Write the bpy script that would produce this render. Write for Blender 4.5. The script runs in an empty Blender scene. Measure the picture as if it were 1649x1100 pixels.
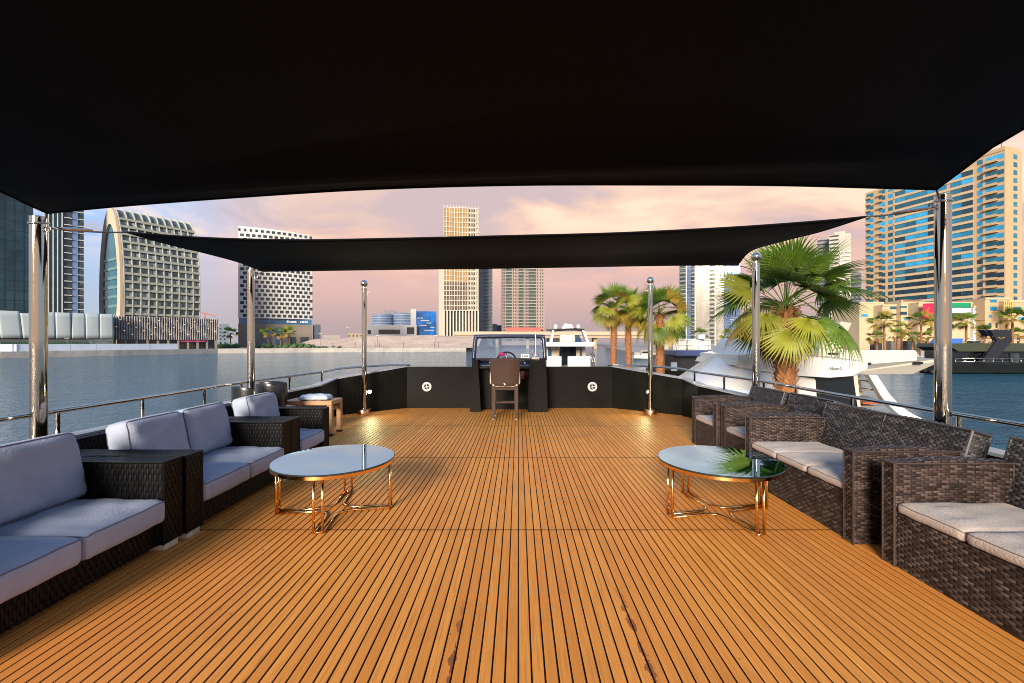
import bpy, math, random
import numpy as np
from mathutils import Vector, Matrix

random.seed(7)
np.random.seed(7)
R = math.radians
SC = bpy.context.scene
COL = SC.collection

# ------------------------------------------------------------------ camera
# deck = z 0, bow towards +Y, eye 1.4 m above the deck, 5 m above the water
EYE, FPX, VPX, VPY = 1.4, 700.0, 835.0, 550.0
WATER = -3.6
cam_d = bpy.data.cameras.new("camera")
cam = bpy.data.objects.new("camera", cam_d)
COL.objects.link(cam)
cam.location = (0, 0, EYE)
cam.rotation_euler = (R(90), 0, 0)
cam_d.sensor_width = 36.0
cam_d.lens = FPX / 1649.0 * 36.0
cam_d.shift_x = -(VPX - 824.5) / 1649.0
cam_d.clip_start = 0.05
cam_d.clip_end = 12000
SC.camera = cam

# ------------------------------------------------------------------ light
SUN_EL, SUN_AZ = R(17.0), R(196.0)      # low sun behind the camera, azimuth clockwise from +Y
sun_d = bpy.data.lights.new("sun", 'SUN')
sun_d.energy = 3.5
sun_d.angle = R(20.0)
sun_d.color = (1.0, 0.88, 0.73)
sun = bpy.data.objects.new("sun", sun_d)
COL.objects.link(sun)
to_sun = Vector((math.sin(SUN_AZ) * math.cos(SUN_EL), math.cos(SUN_AZ) * math.cos(SUN_EL), math.sin(SUN_EL)))
sun.rotation_euler = to_sun.to_track_quat('Z', 'Y').to_euler()

world = bpy.data.worlds.new("World")
SC.world = world
world.use_nodes = True
wt = world.node_tree
wt.nodes.clear()


def wn(kind, **kw):
    n = wt.nodes.new(kind)
    for k, v in kw.items():
        setattr(n, k, v)
    return n


def wmath(op, a, b=None, clamp=False):
    n = wn('ShaderNodeMath', operation=op, use_clamp=clamp)
    for i, v in enumerate((a, b)):
        if v is None:
            continue
        if isinstance(v, (int, float)):
            n.inputs[i].default_value = v
        else:
            wt.links.new(v, n.inputs[i])
    return n.outputs[0]


def wrange(v, a, b, c=0.0, d=1.0):
    n = wn('ShaderNodeMapRange', interpolation_type='SMOOTHSTEP')
    wt.links.new(v, n.inputs[0])
    for i, q in enumerate((a, b, c, d)):
        n.inputs[i + 1].default_value = q
    return n.outputs[0]


def wmix(f, a, b):
    n = wn('ShaderNodeMix', data_type='RGBA')
    for s, v in (('Factor', f), ('A', a), ('B', b)):
        sock = [i for i in n.inputs if i.name == s and (i.type == 'RGBA' or s == 'Factor' and i.type == 'VALUE')][0]
        if isinstance(v, tuple):
            sock.default_value = v + (1.0,)
        elif isinstance(v, (int, float)):
            sock.default_value = v
        else:
            wt.links.new(v, sock)
    return [o for o in n.outputs if o.type == 'RGBA'][0]


sky = wn('ShaderNodeTexSky', sky_type='NISHITA', sun_disc=False)
sky.sun_elevation = SUN_EL
sky.sun_rotation = SUN_AZ
sky.air_density = 1.0
sky.dust_density = 2.0
tc = wn('ShaderNodeTexCoord')
sep = wn('ShaderNodeSeparateXYZ')
wt.links.new(tc.outputs['Generated'], sep.inputs[0])
sx, sy, sz = sep.outputs
hor = wmath('SQRT', wmath('ADD', wmath('MULTIPLY', sx, sx), wmath('ADD', wmath('MULTIPLY', sy, sy), 1e-6)))
facing = wmath('DIVIDE', wmath('ADD', sy, wmath('MULTIPLY', sx, 0.18)), hor)
zabs = wmath('ABSOLUTE', sz)
# dusk colours: mauve at the horizon, salmon a little higher opposite the sun, blue to the sides and above
pink = wmix(wrange(zabs, 0.0, 0.15), (2.7, 2.1, 2.15), (4.5, 2.85, 2.5))
pink = wmix(wrange(zabs, 0.15, 0.30), pink, (5.0, 3.5, 2.85))
side = wmix(wrange(zabs, 0.0, 0.25), (2.8, 3.1, 3.6), (2.1, 3.5, 5.6))
low = wmix(wrange(facing, 0.60, 0.84), side, pink)
low = wmix(wrange(facing, -0.35, -0.95), low, (5.2, 3.9, 3.0))
# cloud layer, seen in plan so that it flattens towards the horizon
lift = wmath('ADD', zabs, 0.10)
comb = wn('ShaderNodeCombineXYZ')
wt.links.new(wmath('DIVIDE', sx, lift), comb.inputs[0])
wt.links.new(wmath('DIVIDE', sy, lift), comb.inputs[1])
comb.inputs[2].default_value = 3.7
cl = wn('ShaderNodeTexNoise')
cl.inputs['Scale'].default_value = 1.15
cl.inputs['Detail'].default_value = 9.0
cl.inputs['Roughness'].default_value = 0.55
cl.inputs['Distortion'].default_value = 0.5
wt.links.new(comb.outputs[0], cl.inputs['Vector'])
cfac = wmath('MULTIPLY', wrange(cl.outputs['Fac'], 0.46, 0.62), wrange(zabs, 0.10, 0.24))
shade = wmath('MULTIPLY', wrange(cl.outputs['Fac'], 0.50, 0.36), wrange(zabs, 0.08, 0.2))
low = wmix(wmath('MULTIPLY', shade, 0.75), low, (3.2, 2.65, 2.95))
low = wmix(wmath('MULTIPLY', cfac, 0.7), low, (6.9, 4.9, 3.6))
blue = wmix(wrange(zabs, 0.3, 0.9), (2.5, 4.3, 7.0), (1.3, 2.7, 5.4))
high = wmix(0.25, blue, sky.outputs[0])
skyc = wmix(wrange(zabs, 0.32, 0.50), low, high)
bg = wn('ShaderNodeBackground')
bg.inputs['Strength'].default_value = 0.087
wt.links.new(skyc, bg.inputs['Color'])
wo = wn('ShaderNodeOutputWorld')
wt.links.new(bg.outputs[0], wo.inputs[0])

SC.view_settings.view_transform = 'Standard'
SC.view_settings.look = 'None'
SC.view_settings.exposure = 1.12
SC.view_settings.gamma = 1.0
SC.view_settings.use_curve_mapping = False
SC.render.engine = 'CYCLES'
SC.cycles.use_denoising = True
SC.cycles.filter_width = 1.0
SC.cycles.max_bounces = 8
SC.cycles.diffuse_bounces = 4
SC.cycles.glossy_bounces = 4
SC.cycles.transparent_max_bounces = 12
SC.cycles.sample_clamp_indirect = 6.0
SC.cycles.caustics_reflective = False
SC.cycles.caustics_refractive = False


# ------------------------------------------------------------------ helpers
def at(px, py, y):
    """photo pixel -> point in the place at distance y ahead"""
    return Vector(((px - VPX) / FPX * y, y, EYE - (py - VPY) / FPX * y))


def ax(px, y):
    return (px - VPX) / FPX * y


def az(py, y):
    return EYE - (py - VPY) / FPX * y


class MB:
    """collects pieces of geometry and links them as ONE mesh object"""

    def __init__(self):
        self.v, self.f, self.n = [], [], 0

    def add(self, verts, faces):
        b = self.n
        self.v.extend([tuple(p) for p in verts])
        self.f.extend([tuple(i + b for i in q) for q in faces])
        self.n += len(verts)
        return self

    def box(self, x0, x1, y0, y1, z0, z1, m=None):
        p = [Vector(c) for c in ((x0, y0, z0), (x1, y0, z0), (x1, y1, z0), (x0, y1, z0),
                                 (x0, y0, z1), (x1, y0, z1), (x1, y1, z1), (x0, y1, z1))]
        if m is not None:
            p = [m @ q for q in p]
        return self.add(p, [(0, 3, 2, 1), (4, 5, 6, 7), (0, 1, 5, 4), (1, 2, 6, 5), (2, 3, 7, 6), (3, 0, 4, 7)])

    def bevbox(self, x0, x1, y0, y1, z0, z1, b=0.01, m=None):
        """box with chamfered edges"""
        xs, ys, zs = (x0, x1), (y0, y1), (z0, z1)
        pts, idx = [], {}
        for i in (0, 1):
            for j in (0, 1):
                for k in (0, 1):
                    s = [(1 if a == 0 else -1) * b for a in (i, j, k)]
                    for axis in range(3):
                        q = [xs[i] + s[0], ys[j] + s[1], zs[k] + s[2]]
                        q[axis] = (xs[i], ys[j], zs[k])[axis]
                        idx[(i, j, k, axis)] = len(pts)
                        pts.append(Vector(q))
        F = []
        for axis in range(3):
            o = [a for a in range(3) if a != axis]
            for s in (0, 1):
                ring = []
                for (p, q) in ((0, 0), (1, 0), (1, 1), (0, 1)):
                    c = [0, 0, 0]
                    c[axis], c[o[0]], c[o[1]] = s, p, q
                    ring.append(idx[(c[0], c[1], c[2], axis)])
                F.append(ring)
            for p in (0, 1):
                for q in (0, 1):
                    c0, c1 = [0, 0, 0], [0, 0, 0]
                    c0[axis], c1[axis] = 0, 1
                    for c in (c0, c1):
                        c[o[0]], c[o[1]] = p, q
                    F.append([idx[(*c0, o[0])], idx[(*c0, o[1])], idx[(*c1, o[1])], idx[(*c1, o[0])]])
        for i in (0, 1):
            for j in (0, 1):
                for k in (0, 1):
                    F.append([idx[(i, j, k, 0)], idx[(i, j, k, 1)], idx[(i, j, k, 2)]])
        ctr = Vector(((x0 + x1) / 2, (y0 + y1) / 2, (z0 + z1) / 2))
        G = []
        for r in F:
            a, b_, c = pts[r[0]], pts[r[1]], pts[r[2]]
            nrm = (b_ - a).cross(c - a)
            mid = sum((pts[i] for i in r), Vector()) / len(r)
            G.append(tuple(r) if nrm.dot(mid - ctr) > 0 else tuple(reversed(r)))
        if m is not None:
            pts = [m @ q for q in pts]
        return self.add(pts, G)

    def tube(self, path, r, n=10, closed=False, cap=True):
        path = [Vector(p) for p in path]
        rs = r if isinstance(r, (list, tuple)) else [r] * len(path)
        N = len(path)
        rings, up = [], None
        for i, p in enumerate(path):
            if closed:
                t = path[(i + 1) % N] - path[i - 1]
            else:
                t = path[min(i + 1, N - 1)] - path[max(i - 1, 0)]
            if t.length < 1e-9:
                t = Vector((0, 0, 1))
            t.normalize()
            if up is None:
                up = Vector((0, 0, 1)) if abs(t.z) < 0.9 else Vector((1, 0, 0))
            a = t.cross(up)
            if a.length < 1e-6:
                a = t.cross(Vector((0, 1, 0)))
            a.normalize()
            b = a.cross(t).normalized()
            up = b
            rings.append([p + (a * math.cos(2 * math.pi * k / n) + b * math.sin(2 * math.pi * k / n)) * rs[i] for k in range(n)])
        V = [q for ring in rings for q in ring]
        F = []
        for i in range(N if closed else N - 1):
            j = (i + 1) % N
            for k in range(n):
                F.append((i * n + k, i * n + (k + 1) % n, j * n + (k + 1) % n, j * n + k))
        if cap and not closed:
            F.append(tuple(range(n - 1, -1, -1)))
            F.append(tuple((N - 1) * n + k for k in range(n)))
        return self.add(V, F)

    def lathe(self, prof, ctr=(0, 0, 0), n=24):
        """prof: (radius, z) from the bottom up"""
        c = Vector(ctr)
        V, F = [], []
        for (r, z) in prof:
            for k in range(n):
                a = 2 * math.pi * k / n
                V.append(c + Vector((r * math.cos(a), r * math.sin(a), z)))
        for i in range(len(prof) - 1):
            for k in range(n):
                F.append((i * n + k, i * n + (k + 1) % n, (i + 1) * n + (k + 1) % n, (i + 1) * n + k))
        F.append(tuple(range(n - 1, -1, -1)))
        F.append(tuple((len(prof) - 1) * n + k for k in range(n)))
        return self.add(V, F)

    def prism(self, prof, y0, y1, m=None):
        """prof: (x, z) outline, counter-clockwise seen from -Y, extruded along Y"""
        n = len(prof)
        V = [Vector((x, y0, z)) for x, z in prof] + [Vector((x, y1, z)) for x, z in prof]
        if m is not None:
            V = [m @ p for p in V]
        F = [tuple(range(n)), tuple(range(2 * n - 1, n - 1, -1))]
        F += [(i, n + i, n + (i + 1) % n, (i + 1) % n) for i in range(n)]
        return self.add(V, F)

    def loft(self, secs, cap=True):
        n = len(secs[0])
        V = [Vector(p) for s in secs for p in s]
        F = []
        for i in range(len(secs) - 1):
            for k in range(n):
                F.append((i * n + k, i * n + (k + 1) % n, (i + 1) * n + (k + 1) % n, (i + 1) * n + k))
        if cap:
            F.append(tuple(range(n - 1, -1, -1)))
            F.append(tuple((len(secs) - 1) * n + k for k in range(n)))
        return self.add(V, F)

    def grid(self, P):
        """P: rows of points -> open sheet"""
        r, c = len(P), len(P[0])
        V = [p for row in P for p in row]
        F = [(i * c + j, i * c + j + 1, (i + 1) * c + j + 1, (i + 1) * c + j) for i in range(r - 1) for j in range(c - 1)]
        return self.add(V, F)

    def xform(self, m):
        self.v = [tuple(m @ Vector(p)) for p in self.v]
        return self

    def mesh(self, name, material=None, smooth=False, fix=False):
        me = bpy.data.meshes.new(name)
        nv = len(self.v)
        me.vertices.add(nv)
        me.vertices.foreach_set('co', np.asarray(self.v, dtype=np.float32).ravel())
        tot = np.fromiter((len(q) for q in self.f), dtype=np.int32, count=len(self.f))
        lv = np.fromiter((i for q in self.f for i in q), dtype=np.int32, count=int(tot.sum()))
        me.loops.add(len(lv))
        me.loops.foreach_set('vertex_index', lv)
        me.polygons.add(len(self.f))
        st = np.zeros(len(tot), dtype=np.int32)
        if len(tot):
            st[1:] = np.cumsum(tot)[:-1]
        me.polygons.foreach_set('loop_start', st)
        me.polygons.foreach_set('use_smooth', np.full(len(tot), bool(smooth)))
        me.update(calc_edges=True)
        me.validate()
        if fix:
            import bmesh
            bm = bmesh.new()
            bm.from_mesh(me)
            bmesh.ops.recalc_face_normals(bm, faces=bm.faces)
            bm.to_mesh(me)
            bm.free()
        if material is not None:
            me.materials.append(material)
        if smooth == 'auto':
            sharp_edges(me, 35)
        return me

    def build(self, name, material, parent=None, smooth=False, kind=None, fix=False):
        return link(name, self.mesh(name, material, smooth, fix), parent, kind)


def sharp_edges(me, deg):
    import bmesh
    bm = bmesh.new()
    bm.from_mesh(me)
    lim = R(deg)
    for e in bm.edges:
        if len(e.link_faces) == 2 and e.calc_face_angle(0) > lim:
            e.smooth = False
    bm.to_mesh(me)
    bm.free()


def link(name, data, parent=None, kind=None):
    o = bpy.data.objects.new(name, data)
    COL.objects.link(o)
    if parent is not None:
        o.parent = parent
    if kind:
        o['kind'] = kind
    return o


def thing(name, label, cat, loc=(0, 0, 0), rz=0.0, group=None):
    o = bpy.data.objects.new(name, None)
    o.empty_display_size = 0.1
    COL.objects.link(o)
    o.location = loc
    o.rotation_euler = (0, 0, rz)
    return tag(o, label, cat, group)


def tag(o, label, cat, group=None):
    o['label'] = label
    o['category'] = cat
    if group:
        o['group'] = group
    return o


def copy_tree(o, parent=None):
    c = o.copy()
    COL.objects.link(c)
    c.parent = parent
    for ch in [q for q in list(o.children)]:
        copy_tree(ch, c)
    return c


def place(o, loc, rz, label):
    o.location = loc
    o.rotation_euler = (0, 0, rz)
    o['label'] = label
    return o


MATS = {}


def mat(name, col, rough=0.5, metal=0.0, var=0.0, vs=4.0, bump=0.0, bs=60.0, spec=0.5, coat=0.0, stretch=None,
        rand=0.0, emit=None, transl=0.0, rvar=0.0, sheen=0.0):
    """procedural surface: base colour with noise variation, roughness variation and fine relief"""
    m = bpy.data.materials.new(name)
    m.use_nodes = True
    nt = m.node_tree
    b = nt.nodes['Principled BSDF']
    L = nt.links.new
    b.inputs['Base Color'].default_value = (*col, 1)
    b.inputs['Roughness'].default_value = rough
    b.inputs['Metallic'].default_value = metal
    b.inputs['Specular IOR Level'].default_value = spec
    b.inputs['Coat Weight'].default_value = coat
    b.inputs['Sheen Weight'].default_value = sheen
    t = nt.nodes.new('ShaderNodeTexCoord')
    vec = t.outputs['Object']
    if stretch:
        mp = nt.nodes.new('ShaderNodeMapping')
        mp.inputs['Scale'].default_value = stretch
        L(vec, mp.inputs[0])
        vec = mp.outputs[0]
    if var or rvar:
        n = nt.nodes.new('ShaderNodeTexNoise')
        n.inputs['Scale'].default_value = vs
        n.inputs['Detail'].default_value = 6
        n.inputs['Roughness'].default_value = 0.6
        L(vec, n.inputs['Vector'])
    src = None
    if var:
        hs = nt.nodes.new('ShaderNodeHueSaturation')
        hs.inputs['Color'].default_value = (*col, 1)
        mr = nt.nodes.new('ShaderNodeMapRange')
        mr.inputs[1].default_value, mr.inputs[2].default_value = 0.3, 0.7
        mr.inputs[3].default_value, mr.inputs[4].default_value = 1 - var, 1 + var
        L(n.outputs['Fac'], mr.inputs[0])
        L(mr.outputs[0], hs.inputs['Value'])
        src = hs.outputs[0]
    if rand:
        oi = nt.nodes.new('ShaderNodeObjectInfo')
        h2 = nt.nodes.new('ShaderNodeHueSaturation')
        mr = nt.nodes.new('ShaderNodeMapRange')
        mr.inputs[3].default_value, mr.inputs[4].default_value = 1 - rand, 1 + rand
        L(oi.outputs['Random'], mr.inputs[0])
        L(mr.outputs[0], h2.inputs['Value'])
        if src is None:
            h2.inputs['Color'].default_value = (*col, 1)
        else:
            L(src, h2.inputs['Color'])
        src = h2.outputs[0]
    if src is not None:
        L(src, b.inputs['Base Color'])
    if rvar:
        mr = nt.nodes.new('ShaderNodeMapRange')
        mr.inputs[1].default_value, mr.inputs[2].default_value = 0.3, 0.7
        mr.inputs[3].default_value, mr.inputs[4].default_value = max(0.0, rough - rvar), rough + rvar
        L(n.outputs['Fac'], mr.inputs[0])
        L(mr.outputs[0], b.inputs['Roughness'])
    if bump:
        n2 = nt.nodes.new('ShaderNodeTexNoise')
        n2.inputs['Scale'].default_value = bs
        n2.inputs['Detail'].default_value = 4
        L(vec, n2.inputs['Vector'])
        bp = nt.nodes.new('ShaderNodeBump')
        bp.inputs['Strength'].default_value = bump
        bp.inputs['Distance'].default_value = 0.02
        L(n2.outputs['Fac'], bp.inputs['Height'])
        L(bp.outputs[0], b.inputs['Normal'])
    if emit:
        b.inputs['Emission Color'].default_value = (*emit[0], 1)
        b.inputs['Emission Strength'].default_value = emit[1]
    if transl:
        tr = nt.nodes.new('ShaderNodeBsdfTranslucent')
        tr.inputs['Color'].default_value = (*[min(1, c * 1.6) for c in col], 1)
        if src is not None:
            L(src, tr.inputs['Color'])
        mx = nt.nodes.new('ShaderNodeMixShader')
        mx.inputs[0].default_value = transl
        L(b.outputs[0], mx.inputs[1])
        L(tr.outputs[0], mx.inputs[2])
        L(mx.outputs[0], nt.nodes['Material Output'].inputs[0])
    MATS[name] = m
    return m


def glass_mat(name, tint, refl=0.12, rough=0.02, fac=0.5):
    """thin pane: see-through with a tint and a Fresnel reflection"""
    m = bpy.data.materials.new(name)
    m.use_nodes = True
    nt = m.node_tree
    nt.nodes.clear()
    L = nt.links.new
    tr = nt.nodes.new('ShaderNodeBsdfTransparent')
    tr.inputs[0].default_value = (*tint, 1)
    gl = nt.nodes.new('ShaderNodeBsdfGlossy')
    gl.inputs['Roughness'].default_value = rough
    fr = nt.nodes.new('ShaderNodeFresnel')
    ad = nt.nodes.new('ShaderNodeMath')
    ad.operation = 'ADD'
    ad.use_clamp = True
    ad.inputs[1].default_value = refl
    L(fr.outputs[0], ad.inputs[0])
    mx = nt.nodes.new('ShaderNodeMixShader')
    L(ad.outputs[0], mx.inputs[0])
    L(tr.outputs[0], mx.inputs[1])
    L(gl.outputs[0], mx.inputs[2])
    o = nt.nodes.new('ShaderNodeOutputMaterial')
    L(mx.outputs[0], o.inputs[0])
    MATS[name] = m
    return m


def smoothpath(pts, n=8):
    """Catmull-Rom through the points"""
    pts = [Vector(p) for p in pts]
    out = []
    for i in range(len(pts) - 1):
        p0, p1, p2, p3 = pts[max(i - 1, 0)], pts[i], pts[i + 1], pts[min(i + 2, len(pts) - 1)]
        for k in range(n):
            t = k / n
            out.append(0.5 * ((2 * p1) + (p2 - p0) * t + (2 * p0 - 5 * p1 + 4 * p2 - p3) * t * t + (3 * p1 - p0 - 3 * p2 + p3) * t ** 3))
    out.append(pts[-1])
    return out

# ------------------------------------------------------------------ materials of the boat
chrome = mat('polished_steel', (0.50, 0.45, 0.38), 0.06, 1.0, rvar=0.03, vs=9)
steel = mat('brushed_steel', (0.62, 0.62, 0.62), 0.22, 1.0, rvar=0.06, vs=20)
gold = mat('rose_gold_metal', (0.95, 0.56, 0.21), 0.13, 1.0, rvar=0.05, vs=12)
black_paint = mat('black_green_paint', (0.0075, 0.008, 0.0055), 0.5, spec=0.12, var=0.35, vs=2.2, bump=0.08, bs=9, rvar=0.1)
console_paint = mat('black_brown_paint', (0.0085, 0.0075, 0.006), 0.5, spec=0.12, var=0.35, vs=3, bump=0.08, bs=12, rvar=0.1)
cap_paint = mat('grey_cap_paint', (0.34, 0.36, 0.38), 0.3, var=0.18, vs=3)
navy = mat('navy_gelcoat', (0.016, 0.022, 0.055), 0.25, var=0.2, vs=5, coat=0.3)
sail_mat = mat('black_sailcloth', (0.0013, 0.0019, 0.0042), 0.8, var=0.25, vs=14, bump=0.25, bs=420, spec=0.15)
rope_mat = mat('steel_rope', (0.10, 0.10, 0.11), 0.55, 0.4, var=0.4, vs=60)
white_pl = mat('white_plastic', (0.72, 0.71, 0.68), 0.4, var=0.06, vs=8)
dark_pl = mat('dark_plastic', (0.012, 0.012, 0.013), 0.45, spec=0.25)
caulk = mat('black_caulk', (0.0035, 0.003, 0.003), 0.8, spec=0.1)


def teak_material():
    m = bpy.data.materials.new('teak_plank')
    m.use_nodes = True
    nt = m.node_tree
    L = nt.links.new
    N = nt.nodes.new
    b = nt.nodes['Principled BSDF']
    geo = N('ShaderNodeNewGeometry')
    sp = N('ShaderNodeSeparateXYZ')
    L(geo.outputs['Position'], sp.inputs[0])
    X, Y, Z = sp.outputs

    def M(op, a, c=None, d=None, clamp=False):
        n = N('ShaderNodeMath')
        n.operation = op
        n.use_clamp = clamp
        for i, v in enumerate((a, c, d)):
            if v is None:
                continue
            if isinstance(v, (int, float)):
                n.inputs[i].default_value = v
            else:
                L(v, n.inputs[i])
        return n.outputs[0]

    def MR(v, a, c, lo=0.0, hi=1.0):
        n = N('ShaderNodeMapRange')
        n.interpolation_type = 'SMOOTHSTEP'
        L(v, n.inputs[0])
        for i, q in enumerate((a, c, lo, hi)):
            n.inputs[i + 1].default_value = q
        return n.outputs[0]

    def noise(scale, vec, detail=5, rough=0.6):
        mp = N('ShaderNodeMapping')
        mp.inputs['Scale'].default_value = scale
        L(vec, mp.inputs[0])
        n = N('ShaderNodeTexNoise')
        n.inputs['Scale'].default_value = 1.0
        n.inputs['Detail'].default_value = detail
        n.inputs['Roughness'].default_value = rough
        L(mp.outputs[0], n.inputs['Vector'])
        return n.outputs['Fac']

    def mixc(f, a, c):
        n = N('ShaderNodeMix')
        n.data_type = 'RGBA'
        n.inputs[0].default_value = 0.5
        if isinstance(f, (int, float)):
            n.inputs[0].default_value = f
        else:
            L(f, n.inputs[0])
        for i, v in ((6, a), (7, c)):
            if isinstance(v, tuple):
                n.inputs[i].default_value = (*v, 1)
            else:
                L(v, n.inputs[i])
        return n.outputs[2]

    P = geo.outputs['Position']
    ids = M('FLOOR', M('DIVIDE', X, PITCH))
    row = M('FLOOR', M('DIVIDE', M('SUBTRACT', Y, 1.245), 1.985))
    cb = N('ShaderNodeCombineXYZ')
    L(ids, cb.inputs[0])
    L(row, cb.inputs[1])
    wn_ = N('ShaderNodeTexWhiteNoise')
    L(cb.outputs[0], wn_.inputs['Vector'])
    rnd = wn_.outputs['Value']
    grain = noise((160, 3.0, 1), P, 4, 0.65)
    blot = noise((1.3, 1.0, 1), P, 5, 0.6)
    patch = noise((9, 5, 1), P, 4, 0.6)
    col = mixc(rnd, (0.68, 0.252, 0.046), (0.83, 0.345, 0.072))
    col = mixc(MR(grain, 0.42, 0.72), col, (0.53, 0.205, 0.045))
    col = mixc(M('MULTIPLY', MR(blot, 0.5, 0.72), 0.5), col, (0.76, 0.335, 0.072))
    col = mixc(M('MULTIPLY', MR(blot, 0.46, 0.30), 0.55), col, (0.50, 0.185, 0.040))
    big = noise((0.42, 0.30, 1), P, 3, 0.5)
    col = mixc(M('MULTIPLY', MR(big, 0.48, 0.66), 0.55), col, (0.70, 0.235, 0.055))
    worn = noise((30, 1.6, 1), P, 5, 0.7)
    col = mixc(M('MULTIPLY', MR(worn, 0.60, 0.78), 0.35), col, (0.84, 0.42, 0.12))
    # scuffs and small spots
    spots = noise((26, 20, 1), P, 2, 0.5)
    col = mixc(M('MULTIPLY', MR(spots, 0.735, 0.775), 0.7), col, (0.20, 0.06, 0.025))
    col = mixc(M('MULTIPLY', MR(patch, 0.68, 0.78), 0.35), col, (0.35, 0.15, 0.05))
    # dark spills that ran along three seams
    wob = noise((18, 9, 1), P, 4, 0.6)
    wob2 = noise((40, 30, 1), P, 3, 0.6)
    st = None
    for (x0, ya, yb, w, cx) in ((-0.285, 1.5, 2.46, 0.022, -0.006), (0.556, 1.5, 2.62, 0.024, 0.004), (-1.132, 1.6, 2.10, 0.014, 0.0)):
        d = M('ABSOLUTE', M('SUBTRACT', X, x0 + cx))
        lim = M('MULTIPLY', MR(wob, 0.36, 0.66), w)
        inside = MR(M('SUBTRACT', lim, d), 0.0, 0.0025)
        along = M('MULTIPLY', MR(Y, yb, yb - 0.45), MR(Y, ya - 0.1, ya))
        s = M('MULTIPLY', inside, along)
        st = s if st is None else M('MAXIMUM', st, s)
    col = mixc(M('MULTIPLY', st, 0.7), col, mixc(MR(wob2, 0.4, 0.6), (0.16, 0.035, 0.022), (0.055, 0.022, 0.035)))
    L(col, b.inputs['Base Color'])
    L(MR(grain, 0.3, 0.7, 0.42, 0.6), b.inputs['Roughness'])
    b.inputs['Specular IOR Level'].default_value = 0.12
    bp = N('ShaderNodeBump')
    bp.inputs['Strength'].default_value = 0.25
    bp.inputs['Distance'].default_value = 0.003
    L(grain, bp.inputs['Height'])
    L(bp.outputs[0], b.inputs['Normal'])
    return m


# ------------------------------------------------------------------ water
def water_material():
    m = bpy.data.materials.new('creek_water')
    m.use_nodes = True
    nt = m.node_tree
    L = nt.links.new
    N = nt.nodes.new
    b = nt.nodes['Principled BSDF']
    b.inputs['Base Color'].default_value = (0.028, 0.100, 0.150, 1)
    b.inputs['Roughness'].default_value = 0.05
    b.inputs['IOR'].default_value = 1.33
    geo = N('ShaderNodeNewGeometry')
    tot = None
    for (s, k, amp, det) in (((0.55, 1.0, 1), 1.0, 0.9, 5), ((2.6, 4.4, 1), 1.0, 0.42, 4), ((0.05, 0.16, 1), 1.0, 1.4, 3)):
        mp = N('ShaderNodeMapping')
        mp.inputs['Scale'].default_value = s
        mp.inputs['Rotation'].default_value = (0, 0, 0.35)
        L(geo.outputs['Position'], mp.inputs[0])
        n = N('ShaderNodeTexNoise')
        n.inputs['Scale'].default_value = k
        n.inputs['Detail'].default_value = det
        n.inputs['Roughness'].default_value = 0.6
        L(mp.outputs[0], n.inputs['Vector'])
        mu = N('ShaderNodeMath')
        mu.operation = 'MULTIPLY'
        mu.inputs[1].default_value = amp
        L(n.outputs['Fac'], mu.inputs[0])
        if tot is None:
            tot = mu.outputs[0]
        else:
            a = N('ShaderNodeMath')
            L(tot, a.inputs[0])
            L(mu.outputs[0], a.inputs[1])
            tot = a.outputs[0]
    bp = N('ShaderNodeBump')
    bp.inputs['Strength'].default_value = 1.0
    bp.inputs['Distance'].default_value = 0.95
    L(tot, bp.inputs['Height'])
    L(bp.outputs[0], b.inputs['Normal'])
    return m


mb = MB()
mb.add([(-5000, -600, WATER), (5000, -600, WATER), (5000, 9000, WATER), (-5000, 9000, WATER)], [(0, 1, 2, 3)])
mb.build('water', water_material(), kind='structure')

# ------------------------------------------------------------------ deck with separate planks
PITCH, GAP = 0.0562, 0.0078
teak = teak_material()
BOW_L = [(-2.35, 9.16), (-3.44, 8.24), (-3.50, 7.70), (-3.95, 6.90), (-3.98, -1.6)]
BOW_R = [(1.97, 9.16), (3.10, 8.24), (3.17, 7.70), (3.55, 6.90), (3.60, -1.6)]
TOPZ = [0.863, 0.685, 0.61, 0.53, 0.55]


def y_end(x):
    """where the deck ends at the bow for this x"""
    pl = BOW_L if x < 0 else BOW_R
    if pl[0][0] * (-1 if x < 0 else 1) >= abs(x):
        return 9.16
    for (x0, y0), (x1, y1) in zip(pl, pl[1:]):
        if min(abs(x0), abs(x1)) <= abs(x) <= max(abs(x0), abs(x1)):
            return y0 + (y1 - y0) * (abs(x) - abs(x0)) / (abs(x1) - abs(x0))
    return 0.0


outline = [(x, y) for x, y in BOW_L[::-1]] + [(x, y) for x, y in BOW_R]
mb = MB()
n = len(outline)
mb.add([(x, y, -0.0022) for x, y in outline], [tuple(range(n - 1, -1, -1))])
deck = mb.build('deck', caulk, kind='structure')


def plank_mesh(length, jitter=0.0):
    q = MB()
    w, h, c = PITCH - GAP, 0.022, 0.0016
    prof = [(-w / 2, -h), (w / 2, -h), (w / 2, -c), (w / 2 - c, 0), (-w / 2 + c, 0), (-w / 2, -c)]
    q.prism(prof, 0.0045, length - 0.0045)
    return q


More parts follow.
